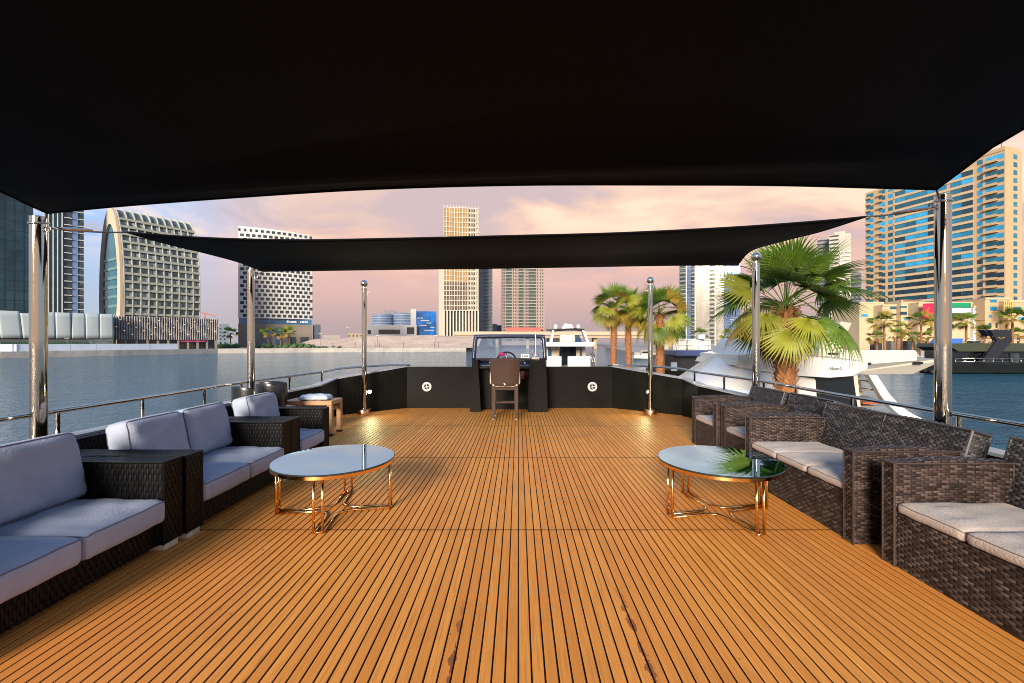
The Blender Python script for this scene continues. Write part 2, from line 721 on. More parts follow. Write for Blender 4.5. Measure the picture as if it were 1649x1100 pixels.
ROWS = [-0.74, 1.245, 3.23, 5.24, 7.215, 9.2]
pm = {i: plank_mesh(ROWS[i + 1] - ROWS[i]).mesh('plank', teak) for i in range(5)}
rest = MB()
ncount = 0
for r in range(5):
    for k in range(-72, 65):
        x = (k + 0.5) * PITCH
        if not (-3.95 < x < 3.57):
            continue
        ye = y_end(x)
        y0, y1 = ROWS[r], min(ROWS[r + 1], ye)
        if y1 - y0 < 0.05:
            continue
        shown = (-2.42 < x < 2.38 and r in (1, 2, 3)) or (r == 4 and abs(x + 0.2) < 24 * PITCH)
        if shown and ncount < 300:
            o = link('plank', pm[r], deck)
            o.location = (x, y0, random.uniform(-0.0007, 0.0007))
            ncount += 1
        else:
            q = plank_mesh(y1 - y0)
            q.xform(Matrix.Translation((x, y0, random.uniform(-0.0005, 0.0005))))
            rest.add(q.v, q.f)
rest.build('planking', teak, deck, kind='stuff')
for yy in ROWS[1:5]:
    q = MB()
    xa, xb = (-3.9, 3.52) if yy < 7 else (-3.7, 3.3)
    q.box(xa, xb, yy - 0.0042, yy + 0.0042, -0.002, 0.0011)
    q.build('cross_seam', caulk, deck)

# ------------------------------------------------------------------ bulwark
bul = thing('bulwark', 'black painted bulwark with grey cap closing the bow of the deck', 'bulwark', (0, 0, 0))


def wall_run(p, q, za, zb, name, material, thick=0.14, outward=1):
    (x0, y0), (x1, y1) = p, q
    d = Vector((x1 - x0, y1 - y0, 0)).normalized()
    nrm = Vector((d.y, -d.x, 0)) * outward
    a, b_ = Vector((x0, y0, 0)), Vector((x1, y1, 0))
    V = [a + Vector((0, 0, -0.05)), b_ + Vector((0, 0, -0.05)), b_ + Vector((0, 0, zb)), a + Vector((0, 0, za))]
    V += [v + nrm * thick for v in V]
    V[4].z = V[5].z = WATER - 0.4
    q_ = MB()
    q_.add(V, [(0, 1, 2, 3), (7, 6, 5, 4), (3, 2, 6, 7), (0, 3, 7, 4), (1, 5, 6, 2), (0, 4, 5, 1)])
    return q_.build(name, material, bul, fix=True)


for side, pl in ((-1, BOW_L), (1, BOW_R)):
    for i in range(4):
        wall_run(pl[i], pl[i + 1], TOPZ[i], TOPZ[i + 1], 'side_panel' if i == 3 else 'bow_panel', black_paint, outward=-side)
wall_run(BOW_L[0], BOW_R[0], TOPZ[0], TOPZ[0] + 0.004, 'bow_panel', console_paint, outward=-1)
# caps along the top
for side, pl in ((-1, BOW_L), (1, BOW_R)):
    for i in range(4):
        (x0, y0), (x1, y1) = pl[i], pl[i + 1]
        d = Vector((x1 - x0, y1 - y0, 0)).normalized()
        nn = Vector((d.y, -d.x, 0)) * (-side)
        V = []
        for off in (-0.012, 0.16):
            for h in (0.003, 0.028):
                V.append(Vector((x0, y0, TOPZ[i] + h)) + nn * off)
                V.append(Vector((x1, y1, TOPZ[i + 1] + h)) + nn * off)
        q = MB()
        q.add(V, [(0, 1, 3, 2), (4, 6, 7, 5), (2, 3, 7, 6), (0, 4, 5, 1), (0, 2, 6, 4), (1, 5, 7, 3)])
        q.build('cap', cap_paint, bul, fix=True)
# upright ribs and seams on the bow panels, and a low kick line
for (px, py, qx, qy, t) in ((-2.35, 9.16, -3.44, 8.24, 0.30), (-2.35, 9.16, -3.44, 8.24, 0.72), (1.97, 9.16, 3.10, 8.24, 0.33), (1.97, 9.16, 3.10, 8.24, 0.78)):
    x, y = px + (qx - px) * t, py + (qy - py) * t
    h = TOPZ[0] + (TOPZ[1] - TOPZ[0]) * t
    ang = math.atan2(qy - py, qx - px)
    q = MB()
    q.box(-0.02, 0.02, -0.008, 0.02, 0.0, h - 0.01, Matrix.Translation((x, y, 0)) @ Matrix.Rotation(ang + (math.pi if px < 0 else 0), 4, 'Z'))
    q.build('seam_strip', black_paint, bul)
# dark recesses (vents) in the short bow panels
for sgn, xw in ((-1, -3.73), (1, 3.36)):
    for k, (yy, hh) in enumerate(((7.45, 0.42), (7.20, 0.38), (7.02, 0.38))):
        q = MB()
        xx = xw + sgn * (-0.02 + 0.13 * k)
        q.bevbox(xx - 0.035, xx + 0.035, yy - 0.04, yy + 0.04, 0.0, hh + 0.06, 0.006)
        q.build('bollard_post', dark_pl, bul)

# ------------------------------------------------------------------ hand rails
RAILZ = 0.79


def hand_rail(pts, posts, label):
    o = thing('hand_rail', label, 'railing', (pts[0][0], pts[0][1], 0.0), group='deck railings')
    inv = Matrix.Translation((-pts[0][0], -pts[0][1], 0))
    q = MB()
    q.tube(smoothpath(pts, 6), 0.021, 12)
    q.xform(inv).build('top_rail', chrome, o, smooth=True)
    for (x, y, zb, zt) in posts:
        q = MB()
        q.tube([(x, y, zb), (x, y, zt - 0.01)], 0.017, 10)
        q.lathe([(0.045, 0), (0.045, 0.012), (0.028, 0.022)], (x, y, zb), 12)
        q.xform(inv).build('post', chrome, o, smooth='auto')
    return o


RLX, RRX = -4.05, 3.67
hand_rail([(RLX, -1.5, 0.80), (RLX, 2.0, RAILZ), (RLX, 5.0, RAILZ), (RLX, 6.6, 0.80), (-3.62, 7.9, 0.84), (-3.46, 8.45, 0.875), (-2.9, 9.0, 0.90), (-2.3, 9.25, 0.905)],
          [(RLX, y, 0.55, RAILZ) for y in (0.9, 2.45, 3.82, 4.68, 5.6, 6.35)] + [(-3.82, 7.25, 0.58, 0.815), (-3.60, 7.95, 0.63, 0.845)],
          'polished steel handrail along the left side beside the open water')
hand_rail([(RRX, -1.5, 0.80), (RRX, 2.0, RAILZ), (RRX, 5.0, RAILZ), (RRX, 6.6, 0.80), (3.27, 7.9, 0.84), (3.10, 8.45, 0.875), (2.5, 9.0, 0.90), (1.9, 9.25, 0.905)],
          [(RRX, y, 0.55, RAILZ) for y in (1.1, 2.6, 3.62, 4.78, 5.75, 6.5)] + [(3.43, 7.25, 0.58, 0.815), (3.22, 7.95, 0.63, 0.845)],
          'polished steel handrail along the right side in front of the white yacht')

# ------------------------------------------------------------------ awning poles
def pole(x, y, h, r, label, ball=True, drum=False, z0=0.0):
    o = thing('awning_pole', label, 'pole', (x, y, z0), group='polished steel awning poles')
    h -= z0
    q = MB()
    q.lathe([(r, 0.0), (r, h)], n=28)
    q.build('shaft', chrome, o, smooth='auto')
    q = MB()
    if drum:
        q.lathe([(0.125, 0.0), (0.125, 0.085), (0.118, 0.095), (0.09, 0.1)], n=28)
        q.build('base_drum', deck_tinted, o, smooth='auto')
        q = MB()
        q.lathe([(0.135, 0.1), (0.135, 0.112), (0.07, 0.125)], n=28)
        q.build('base_flange', chrome, o, smooth='auto')
    else:
        q.lathe([(r + 0.05, 0.0), (r + 0.05, 0.015), (r + 0.01, 0.03)], n=24)
        q.build('base_flange', chrome, o, smooth='auto')
    if ball:
        q = MB()
        q.lathe([(r * 1.12, h - 0.02), (r * 1.12, h + 0.005), (r * 0.55, h + 0.012), (r * 0.5, h + 0.04)], n=20)
        rb = 0.068
        q.lathe([(max(0.002, rb * math.sin(t)), h + 0.04 + rb - rb * math.cos(t) - 0.01) for t in [math.pi * k / 12 for k in range(13)]], n=20)
        q.build('ball_finial', chrome, o, smooth='auto')
    else:
        q = MB()
        q.lathe([(r * 1.03, h - 0.006), (r * 1.03, h), (0.01, h + 0.012)], n=24)
        q.tube([(r * 1.02 * math.cos(t), r * 1.02 * math.sin(t), h - 0.05 + 0.012 * math.sin(t)) for t in [2 * math.pi * k / 20 for k in range(20)]], 0.010, 8, closed=True)
        q.build('top_collar', chrome, o, smooth=True)
    # eye bolt
    q = MB()
    sgn = 1 if x < 0 else -1
    q.tube([(sgn * (r + 0.025 + 0.022 * math.cos(t)), 0.0, h - 0.10 + 0.022 * math.sin(t)) for t in [2 * math.pi * k / 12 for k in range(12)]], 0.005, 6, closed=True)
    q.build('eye_bolt', chrome, o, smooth=True)
    return o


deck_tinted = mat('deck_tinted_drum', (0.78, 0.40, 0.20), 0.25, 1.0, rvar=0.08, vs=14)  # reflection of the wooden deck put into the drum metal's colour
pole(-3.93, 3.56, 2.42, 0.054, 'thick steel pole at the far left holding the near black awning', ball=False)
pole(3.475, 3.56, 2.60, 0.054, 'thick steel pole at the right in front of the tan apartment tower', ball=False)
pole(-3.92, 6.37, 2.44, 0.050, 'steel pole with ball top in front of the checkered white building')
pole(3.48, 6.37, 2.54, 0.050, 'steel pole with ball top in front of the big palm tree')
pole(-2.975, 8.38, 2.42, 0.045, 'ball topped steel pole on a copper drum, left of the helm', drum=True)
pole(2.54, 8.38, 2.48, 0.045, 'ball topped steel pole on a copper drum, right of the helm', drum=True)


# ------------------------------------------------------------------ shade sails
def coons(c_front, c_back, c_left, c_right, nu, nv, fz):
    """front/back run left->right, left/right run front->back; all polylines"""
    def samp(c, t):
        c = [Vector(p) for p in c]
        L_ = [0.0]
        for a, b in zip(c, c[1:]):
            L_.append(L_[-1] + (b - a).length)
        s = t * L_[-1]
        for i in range(len(c) - 1):
            if s <= L_[i + 1] + 1e-9:
                return c[i].lerp(c[i + 1], (s - L_[i]) / max(1e-9, L_[i + 1] - L_[i]))
        return c[-1]
    P = []
    for j in range(nv + 1):
        v = j / nv
        row = []
        for i in range(nu + 1):
            u = i / nu
            s = samp(c_front, u) * (1 - v) + samp(c_back, u) * v + samp(c_left, v) * (1 - u) + samp(c_right, v) * u
            s -= (samp(c_front, 0) * (1 - u) * (1 - v) + samp(c_front, 1) * u * (1 - v) + samp(c_back, 0) * (1 - u) * v + samp(c_back, 1) * u * v)
            s.z += fz(u, v)
            row.append(s)
        P.append(row)
    return P


def sail(P, label):
    c = P[0][0].copy()
    c = Vector((0, P[0][0].y, P[0][0].z))
    q = MB()
    q.grid([[p - c for p in row] for row in P])
    o = q.build('shade_sail', sail_mat, smooth=True)
    o.location = c
    sol = o.modifiers.new('thickness', 'SOLIDIFY')
    sol.thickness = 0.004
    tag(o, label, 'awning', 'black shade sails over the deck')
    for edge in (P[0], P[-1], [r[0] for r in P], [r[-1] for r in P]):
        h = MB()
        h.tube([p - c for p in edge], 0.009, 6)
        h.build('hem', sail_mat, o, smooth=True)
    return o


fr = smoothpath([at(76, 343, 3.50), at(200, 331, 3.36), at(400, 316, 3.22), at(600, 304, 3.14), at(830, 297.5, 3.10), at(1060, 297, 3.12), at(1250, 298, 3.2), at(1400, 302, 3.34), at(1508, 305, 3.5)], 6)
lf = smoothpath([fr[0], at(40, 327, 3.26), at(0, 308, 3.02), (-3.52, 2.2, 2.52), (-3.5, 0.9, 2.66), (-3.7, -0.35, 2.80)], 6)
rt = smoothpath([fr[-1], at(1560, 266, 3.2), at(1605, 232, 3.0), at(1649, 207, 2.84), (3.15, 2.0, 2.90), (3.15, 0.9, 2.96), (3.4, -0.35, 3.0)], 6)
bk = smoothpath([lf[-1], (-2.0, 0.05, 2.86), (-0.2, 0.2, 2.90), (1.8, 0.05, 2.94), rt[-1]], 6)
P = coons(fr, bk, lf, rt, 44, 40, lambda u, v: 0.07 * math.sin(math.pi * u) * math.exp(-((v - 0.085 - 0.03 * (u - 0.5)) / 0.035) ** 2) * (-1) + 0.03 * math.sin(math.pi * u) * math.sin(math.pi * v) + 0.006 * math.sin(u * 21 + v * 9) * math.sin(math.pi * v) * math.sin(math.pi * u))
sail(P, 'large black shade sail stretched overhead across the top of the picture')

nr = smoothpath([at(205, 374, 3.80), at(330, 383, 4.05), at(480, 386.5, 4.22), at(640, 384, 4.3), at(830, 379.5, 4.35), at(1000, 375, 4.32), at(1180, 366, 4.22), at(1320, 356, 4.08), at(1394, 349, 3.95)], 6)
fa = smoothpath([at(424, 437, 6.12), at(520, 435.5, 5.98), at(660, 433.5, 5.88), at(830, 431.5, 5.84), at(1000, 428.5, 5.9), at(1110, 427, 6.0), at(1188, 427.5, 6.12)], 6)
l2 = smoothpath([nr[0], at(270, 393, 4.3), at(335, 409, 4.9), at(390, 424, 5.6), fa[0]], 6)
r2 = smoothpath([nr[-1], at(1320, 373, 4.4), at(1255, 389, 4.95), at(1208, 404, 5.6), fa[-1]], 6)
P2 = coons(nr, fa, l2, r2, 44, 18, lambda u, v: -0.02 * math.sin(math.pi * u) * math.sin(math.pi * v) + 0.004 * math.sin(u * 40 + 3 * v) * math.sin(math.pi * v))
sail(P2, 'narrow black shade sail further forward, below the first one')


def rope(a, b, label, sag=0.0, shackle=True):
    a, b = Vector(a), Vector(b)
    q = MB()
    pts = [a.lerp(b, t) + Vector((0, 0, -sag * 4 * t * (1 - t))) for t in [k / 14 for k in range(15)]]
    q.tube([p - a for p in pts], 0.007, 7)
    o = q.build('sail_rope', rope_mat, smooth=True)
    o.location = a
    tag(o, label, 'rope', 'ropes that tie the sails to the poles')
    if shackle:
        s = MB()
        d = (b - a).normalized()
        s.tube([d * 0.03, d * 0.06, d * 0.24, d * 0.28], [0.006, 0.014, 0.014, 0.006], 8)
        s.build('turnbuckle', chrome, o, smooth='auto')
    return o


rope((-3.86, 3.56, 2.33), nr[0], 'twisted rope from the far left pole to the second sail', 0.012)
rope((3.42, 3.56, 2.50), nr[-1], 'twisted rope from the right front pole to the second sail', 0.012)
rope((-3.87, 6.37, 2.36), fa[0], 'short rope at the left ball topped pole below the sail corner', 0.0, False)
rope((3.42, 6.37, 2.46), fa[-1], 'short rope between the right sail corner and its pole', 0.0, False)
rope((-3.88, 3.55, 2.37), fr[0], 'short fastening at the left corner of the overhead sail', 0.0, False)
rope((3.44, 3.55, 2.55), fr[-1], 'short fastening at the right corner of the overhead sail', 0.0, False)


# ------------------------------------------------------------------ bulwark lamps and round speakers
lamp_glass = mat('lamp_glass', (0.9, 0.9, 0.8), 0.3, emit=((1.0, 0.93, 0.62), 60.0))


def bow_lamp(x, y, z, nx, ny, label):
    ang = math.atan2(ny, nx)
    o = thing('bulwark_lamp', label, 'lamp', (x, y, z), ang, group='lit lamps on the bow panels')
    rot = Matrix.Rotation(R(90), 4, 'Y')
    q = MB()
    q.lathe([(0.052, 0.0), (0.052, 0.018), (0.040, 0.03)], n=20)
    q.xform(rot).build('housing', chrome, o, smooth='auto')
    q = MB()
    q.lathe([(0.034, 0.0305), (0.032, 0.036), (0.015, 0.041)], n=18)
    q.xform(rot).build('lens', lamp_glass, o, smooth='auto')
    ld = bpy.data.lights.new('lamp_light', 'SPOT')
    ld.energy = 24.0
    ld.color = (1.0, 0.90, 0.42)
    ld.spot_size = R(112)
    ld.spot_blend = 1.0
    ld.shadow_soft_size = 0.04
    lo = bpy.data.objects.new('lamp_light', ld)
    COL.objects.link(lo)
    lo.parent = o
    lo.location = (0.07, 0, 0)
    lo.rotation_euler = Vector((-1, 0, -0.10)).to_track_quat('Z', 'Y').to_euler()
    return o


bow_lamp(-2.967, 8.632, 0.40, 0.645, -0.764, 'small bright lamp glowing behind the left bow pole')
bow_lamp(2.60, 8.652, 0.40, -0.63, -0.776, 'small bright lamp glowing beside the right bow pole')


def speaker(x, z, label):
    o = thing('round_speaker', label, 'speaker', (x, 9.155, z), 0, group='round white speakers on the bow panel')
    rot = Matrix.Rotation(R(90), 4, 'X')
    q = MB()
    q.lathe([(0.10, 0.0), (0.10, 0.012), (0.092, 0.02), (0.066, 0.02), (0.060, 0.010)], n=28)
    q.xform(rot).build('rim', white_pl, o, smooth='auto')
    q = MB()
    q.lathe([(0.059, 0.004), (0.058, 0.012)], n=24)
    q.xform(rot).build('cone', dark_pl, o, smooth='auto')
    q = MB()
    q.lathe([(0.022, 0.012), (0.018, 0.024), (0.004, 0.028)], n=16)
    for k in range(4):
        m = Matrix.Rotation(k * math.pi / 2 + 0.2, 4, 'Z')
        q.box(0.015, 0.061, -0.006, 0.006, 0.013, 0.018, m)
    q.xform(rot).build('grille_bar', white_pl, o)
    return o


speaker(-1.93, 0.448, 'round white speaker on the dark bow panel left of the helm')
speaker(1.555, 0.448, 'round white speaker on the dark bow panel right of the helm')

# ------------------------------------------------------------------ helm console
hc = thing('helm_console', 'dark helm console with windshield and steering wheel at the bow', 'console', (-0.19, 8.62, 0))
q = MB()   # left side cheek: wide at the foot, narrower on top
q.prism([(-0.77, 0), (-0.56, 0), (-0.585, 0.55), (-0.62, 1.03), (-0.73, 1.03)], 0.0, 0.5)
q.build('side_cheek', console_paint, hc)
q = MB()
q.prism([(0.38, 0), (0.77, 0), (0.755, 0.55), (0.73, 1.03), (0.42, 1.03), (0.385, 0.55)], 0.0, 0.5)
q.build('side_cheek', console_paint, hc)
q = MB()
q.box(-0.60, 0.42, 0.34, 0.5, 0.0, 0.86)
q.build('knee_panel', console_paint, hc)
q = MB()
q.prism([(-0.625, 0.86), (0.625, 0.86), (0.625, 0.9), (-0.625, 0.9)], 0.10, 0.5)
q.build('dash_shelf', dark_pl, hc)
q = MB()   # sloped instrument panel
m = Matrix.Translation((0, 0.30, 0.90)) @ Matrix.Rotation(R(38), 4, 'X')
q.bevbox(-0.62, 0.62, -0.02, 0.24, 0.0, 0.03, 0.008, m)
q.build('instrument_panel', navy, hc)
for (x, y, w, h) in ((-0.50, 0.06, 0.055, 0.05), (-0.50, 0.15, 0.05, 0.04), (-0.38, 0.10, 0.04, 0.06), (0.16, 0.06, 0.05, 0.035), (0.22, 0.16, 0.08, 0.04)):
    q = MB()
    q.bevbox(x - w, x + w, y - h / 2, y + h / 2, 0.031, 0.042, 0.004, m)
    q.build('gauge', steel if w < 0.05 else dark_pl, hc)
q = MB()
q.bevbox(0.02, 0.30, 0.10, 0.21, 0.043, 0.047, 0.001, m)
q.build('paper_chart', white_pl, hc)
q = MB()
for (x, y) in ((-0.44, 0.20), (-0.32, 0.20), (-0.30, 0.06), (0.05, 0.05), (0.32, 0.05)):
    q.box(x - 0.012, x + 0.012, y - 0.012, y + 0.012, 0.031, 0.05, m)
q.build('switch', white_pl, hc)
q = MB()   # red breaker tags under the dash
q.bevbox(0.24, 0.31, 0.325, 0.339, 0.62, 0.80, 0.004)
q.build('switch_panel', mat('dark_red_plastic', (0.16, 0.018, 0.015), 0.4, var=0.3, vs=30), hc)
# windshield
FRX = 0.735
wf = [(-FRX, 1.02), (-FRX + 0.02, 1.40), (-FRX + 0.045, 1.475), (-FRX + 0.11, 1.505), (FRX - 0.11, 1.505), (FRX - 0.045, 1.475), (FRX - 0.02, 1.40), (FRX, 1.02)]
q = MB()
q.tube(smoothpath([(x, 0.36 + (z - 1.02) * 0.25, z) for x, z in wf], 6), 0.045, 12)
q.build('windshield_frame', navy, hc, smooth=True)
q = MB()
q.box(-FRX, FRX, 0.33, 0.40, 1.005, 1.055)
q.build('windshield_sill', dark_pl, hc)
pane = glass_mat('windshield_glass', (0.82, 0.86, 0.90), refl=0.10)
q = MB()
V = [(-FRX + 0.03, 0.37, 1.05), (FRX - 0.03, 0.37, 1.05), (FRX - 0.06, 0.475, 1.47), (-FRX + 0.06, 0.475, 1.47)]
q.add(V + [(x, y + 0.006, z) for x, y, z in V], [(0, 1, 2, 3), (7, 6, 5, 4), (0, 4, 5, 1), (1, 5, 6, 2), (2, 6, 7, 3), (3, 7, 4, 0)])
q.build('windshield_pane', pane, hc)
q = MB()   # steering wheel
WC, WR_ = Vector((-0.05, 0.10, 1.02)), 0.185
tilt = Matrix.Translation(WC) @ Matrix.Rotation(R(62), 4, 'X')
q.tube([tilt @ Vector((WR_ * math.cos(t), WR_ * math.sin(t), 0)) for t in [2 * math.pi * k / 36 for k in range(36)]], 0.017, 10, closed=True)
wheel = q.build('steering_wheel', dark_pl, hc, smooth=True)
for k in range(5):
    t = 2 * math.pi * k / 5 + math.pi / 2
    s = MB()
    s.tube([tilt @ Vector((0.02 * math.cos(t), 0.02 * math.sin(t), -0.02)), tilt @ Vector((WR_ * math.cos(t), WR_ * math.sin(t), 0))], 0.008, 8)
    s.build('spoke', steel, wheel, smooth=True)
s = MB()
s.tube([tilt @ Vector((0, 0, 0.01)), tilt @ Vector((0, 0, -0.22))], 0.03, 12)
s.build('wheel_hub', dark_pl, wheel, smooth='auto')
q = MB()   # throttle levers
q.bevbox(0.44, 0.62, 0.12, 0.26, 1.03, 1.10, 0.012)
for x in (0.475, 0.585):
    q.tube([(x, 0.17, 1.08), (x, 0.12, 1.19)], 0.009, 8)
    q.lathe([(0.004, 0), (0.02, 0.012), (0.02, 0.028), (0.004, 0.04)], (x, 0.115, 1.175), 12)
q.build('throttle', steel, hc, smooth='auto')

o = MB()
o.tube([(0, 0, 0), (0, 0.01, 0.50)], [0.014, 0.010], 10)
o.lathe([(0.025, -0.01), (0.022, 0.04), (0.012, 0.06)], n=12)
o = o.build('radio_antenna', white_pl, smooth='auto')
o.location = (0.345, 8.83, 1.105)
tag(o, 'thin white antenna rising at the right end of the helm dash', 'antenna')
# a folded card with black print, standing on the sill
cd = MB()
cd.add([(-0.09, 0, 0), (0.09, 0, 0), (0.085, 0.035, 0.085), (-0.085, 0.035, 0.085), (-0.09, 0.07, 0), (0.09, 0.07, 0)], [(0, 1, 2, 3), (5, 4, 3, 2), (0, 3, 4), (1, 5, 2)])
card = cd.build('notice_card', mat('white_card', (0.8, 0.8, 0.78), 0.6))
card.location = (0.135, 8.935, 1.057)
tag(card, 'small white printed card standing on the helm dash behind the windshield', 'card')
pr = MB()
for (x, z0, z1) in ((-0.058, 0.2, 0.75), (-0.050, 0.55, 0.75), (-0.043, 0.35, 0.7), (-0.020, 0.25, 0.7), (-0.012, 0.25, 0.45), (-0.004, 0.3, 0.7), (0.006, 0.25, 0.7), (0.022, 0.25, 0.5), (0.031, 0.3, 0.7), (0.041, 0.25, 0.65), (0.052, 0.3, 0.72)):
    V = [Vector((x + dx, 0.035 * t, 0.085 * t)) + Vector((0, -0.0008, 0.0004)) for t in (z0, z1) for dx in (-0.0032, 0.0032)]
    pr.add(V, [(0, 1, 3, 2)])
pr.build('print', dark_pl, card)
# pink scrunched cloth on the wheel
cl_ = MB()
rings = []
for i in range(9):
    t = math.pi * i / 8
    ring = []
    for k in range(16):
        a = 2 * math.pi * k / 16
        rr = 0.045 * math.sin(t) * (1 + 0.22 * math.sin(5 * a + 3 * i) + 0.12 * math.sin(3 * a - i))
        ring.append((rr * 1.4 * math.cos(a), rr * math.sin(a), -0.04 * math.cos(t)))
    rings.append(ring)
cl_.loft(rings)
cl = cl_.build('pink_cloth', mat('pink_cloth', (0.62, 0.03, 0.20), 0.8, var=0.3, vs=30), smooth=True)
cl.location = (-0.335, 8.66, 1.145)
tag(cl, 'crumpled bright pink cloth tied on the steering wheel', 'cloth')

# ------------------------------------------------------------------ woven furniture
def wicker_mat(name, c0, c1, c2, rough, spec=0.3):
    """strands differ one from another (random per island)"""
    m = bpy.data.materials.new(name)
    m.use_nodes = True
    nt = m.node_tree
    L = nt.links.new
    b = nt.nodes['Principled BSDF']
    g = nt.nodes.new('ShaderNodeNewGeometry')
    r = nt.nodes.new('ShaderNodeValToRGB')
    r.color_ramp.elements[0].color = (*c0, 1)
    r.color_ramp.elements[1].color = (*c2, 1)
    e = r.color_ramp.elements.new(0.5)
    e.color = (*c1, 1)
    L(g.outputs['Random Per Island'], r.inputs[0])
    L(r.outputs[0], b.inputs['Base Color'])
    b.inputs['Roughness'].default_value = rough
    b.inputs['Specular IOR Level'].default_value = spec
    t = nt.nodes.new('ShaderNodeTexCoord')
    n = nt.nodes.new('ShaderNodeTexNoise')
    n.inputs['Scale'].default_value = 300
    L(t.outputs['Object'], n.inputs['Vector'])
    bp = nt.nodes.new('ShaderNodeBump')
    bp.inputs['Strength'].default_value = 0.15
    bp.inputs['Distance'].default_value = 0.002
    L(n.outputs['Fac'], bp.inputs['Height'])
    L(bp.outputs[0], b.inputs['Normal'])
    return m


brown_w = wicker_mat('brown_wicker', (0.012, 0.008, 0.007), (0.036, 0.0235, 0.0195), (0.088, 0.062, 0.053), 0.42)
skylit_w = wicker_mat('skylit_brown_wicker', (0.022, 0.019, 0.020), (0.050, 0.045, 0.046), (0.10, 0.093, 0.096), 0.42)  # brown wicker with grey sky light put into its colour, for the backs
black_w = wicker_mat('black_wicker', (0.0025, 0.0025, 0.003), (0.0045, 0.0045, 0.005), (0.009, 0.0085, 0.009), 0.40, 0.16)


def fabric(name, col, var=0.07):
    return mat(name, col, 0.9, var=var, vs=5, bump=0.22, bs=70, spec=0.2, sheen=0.1)


blue_grey = fabric('grey_lavender_fabric', (0.345, 0.385, 0.49))
beige = fabric('pale_beige_fabric', (0.44, 0.37, 0.325), 0.09)
piping_m = mat('dark_piping', (0.13, 0.13, 0.17), 0.8)
foot_m = mat('cream_foot', (0.55, 0.50, 0.38), 0.6, var=0.15, vs=30)


def weave(mb_, o, U, V, lu, lv, cu, cv, amp, seg=4):
    """woven strands over a rectangle: rows along U, offset every other row, each strand an arched strip"""
    o, U, V = Vector(o), Vector(U), Vector(V)
    N = U.cross(V).normalized()
    nrow = max(1, int(round(lv / cv)))
    cv = lv / nrow
    ncol = max(1, int(round(lu / (2 * cu))))
    per = lu / ncol
    base = []
    for a in range(seg + 1):
        t = a / seg
        h = math.sin(math.pi * t)
        for c in range(3):
            s = (0.06, 0.5, 0.94)[c]
            base.append((t, s, (h ** 0.7) * (1.0 if c == 1 else 0.45)))
    base = np.array(base)
    Fb = [(a * 3 + c, (a + 1) * 3 + c, (a + 1) * 3 + c + 1, a * 3 + c + 1) for a in range(seg) for c in range(2)]
    O, Ua, Va, Na = (np.array(q) for q in (o, U, V, N))
    for j in range(nrow):
        off = 0.0 if j % 2 == 0 else 0.5
        for i in range(-1, ncol + 1):
            s0 = max(0.0, (i + off - 0.43) * per)
            s1 = min(lu, (i + off + 0.43) * per)
            if s1 - s0 < per * 0.12:
                continue
            jit = random.uniform(-0.05, 0.05)
            p = O + np.outer(s0 + base[:, 0] * (s1 - s0), Ua) + np.outer((j + base[:, 1] + jit * (base[:, 0] - 0.5)) * cv, Va) + np.outer(base[:, 2] * amp * random.uniform(0.8, 1.15), Na)
            mb_.v.extend(map(tuple, p))
            b0 = mb_.n
            mb_.f.extend([tuple(k + b0 for k in q) for q in Fb])
            mb_.n += len(base)


def wicker_box(x0, x1, y0, y1, z0, z1, faces, cell, vertical=False, amp=0.005, roll=True, rr=0.009):
    """solid core with woven faces; faces is a string of -x +x -y +y -z +z codes: l r f b u"""
    q = MB()
    e = 0.003
    q.box(x0 + e, x1 - e, y0 + e, y1 - e, z0, z1 - e)
    cu, cv = cell
    X, Y, Z = Vector((1, 0, 0)), Vector((0, 1, 0)), Vector((0, 0, 1))
    spec = {
        'l': ((x0, y1, z0), -Y, Z, y1 - y0, z1 - z0),
        'r': ((x1, y0, z0), Y, Z, y1 - y0, z1 - z0),
        'f': ((x0, y0, z0), X, Z, x1 - x0, z1 - z0),
        'b': ((x1, y1, z0), -X, Z, x1 - x0, z1 - z0),
        'u': ((x0, y0, z1), X, Y, x1 - x0, y1 - y0),
    }
    for c in faces:
        o, U, V, lu, lv = spec[c]
        if vertical and c != 'u':
            # columns that run upwards
            o2 = Vector(o) + U * lu
            weave(q, o2, V, -U, lv, lu, cu, cv, amp)
        elif c == 'u' and (x1 - x0) < (y1 - y0):
            weave(q, Vector(o) + X * (x1 - x0), Y, -X, lv, lu, cu, cv, amp)
        else:
            weave(q, o, U, V, lu, lv, cu, cv, amp)
    if roll:
        r = rr
        for (a, b_) in (((x0, y0), (x1, y0)), ((x1, y0), (x1, y1)), ((x1, y1), (x0, y1)), ((x0, y1), (x0, y0))):
            q.tube([(a[0], a[1], z1 - 0.002), (b_[0], b_[1], z1 - 0.002)], r, 6)
        for (a, b_) in ((x0, y0), (x1, y0), (x1, y1), (x0, y1)):
            q.tube([(a, b_, z0), (a, b_, z1)], r * 0.8, 6)
    return q


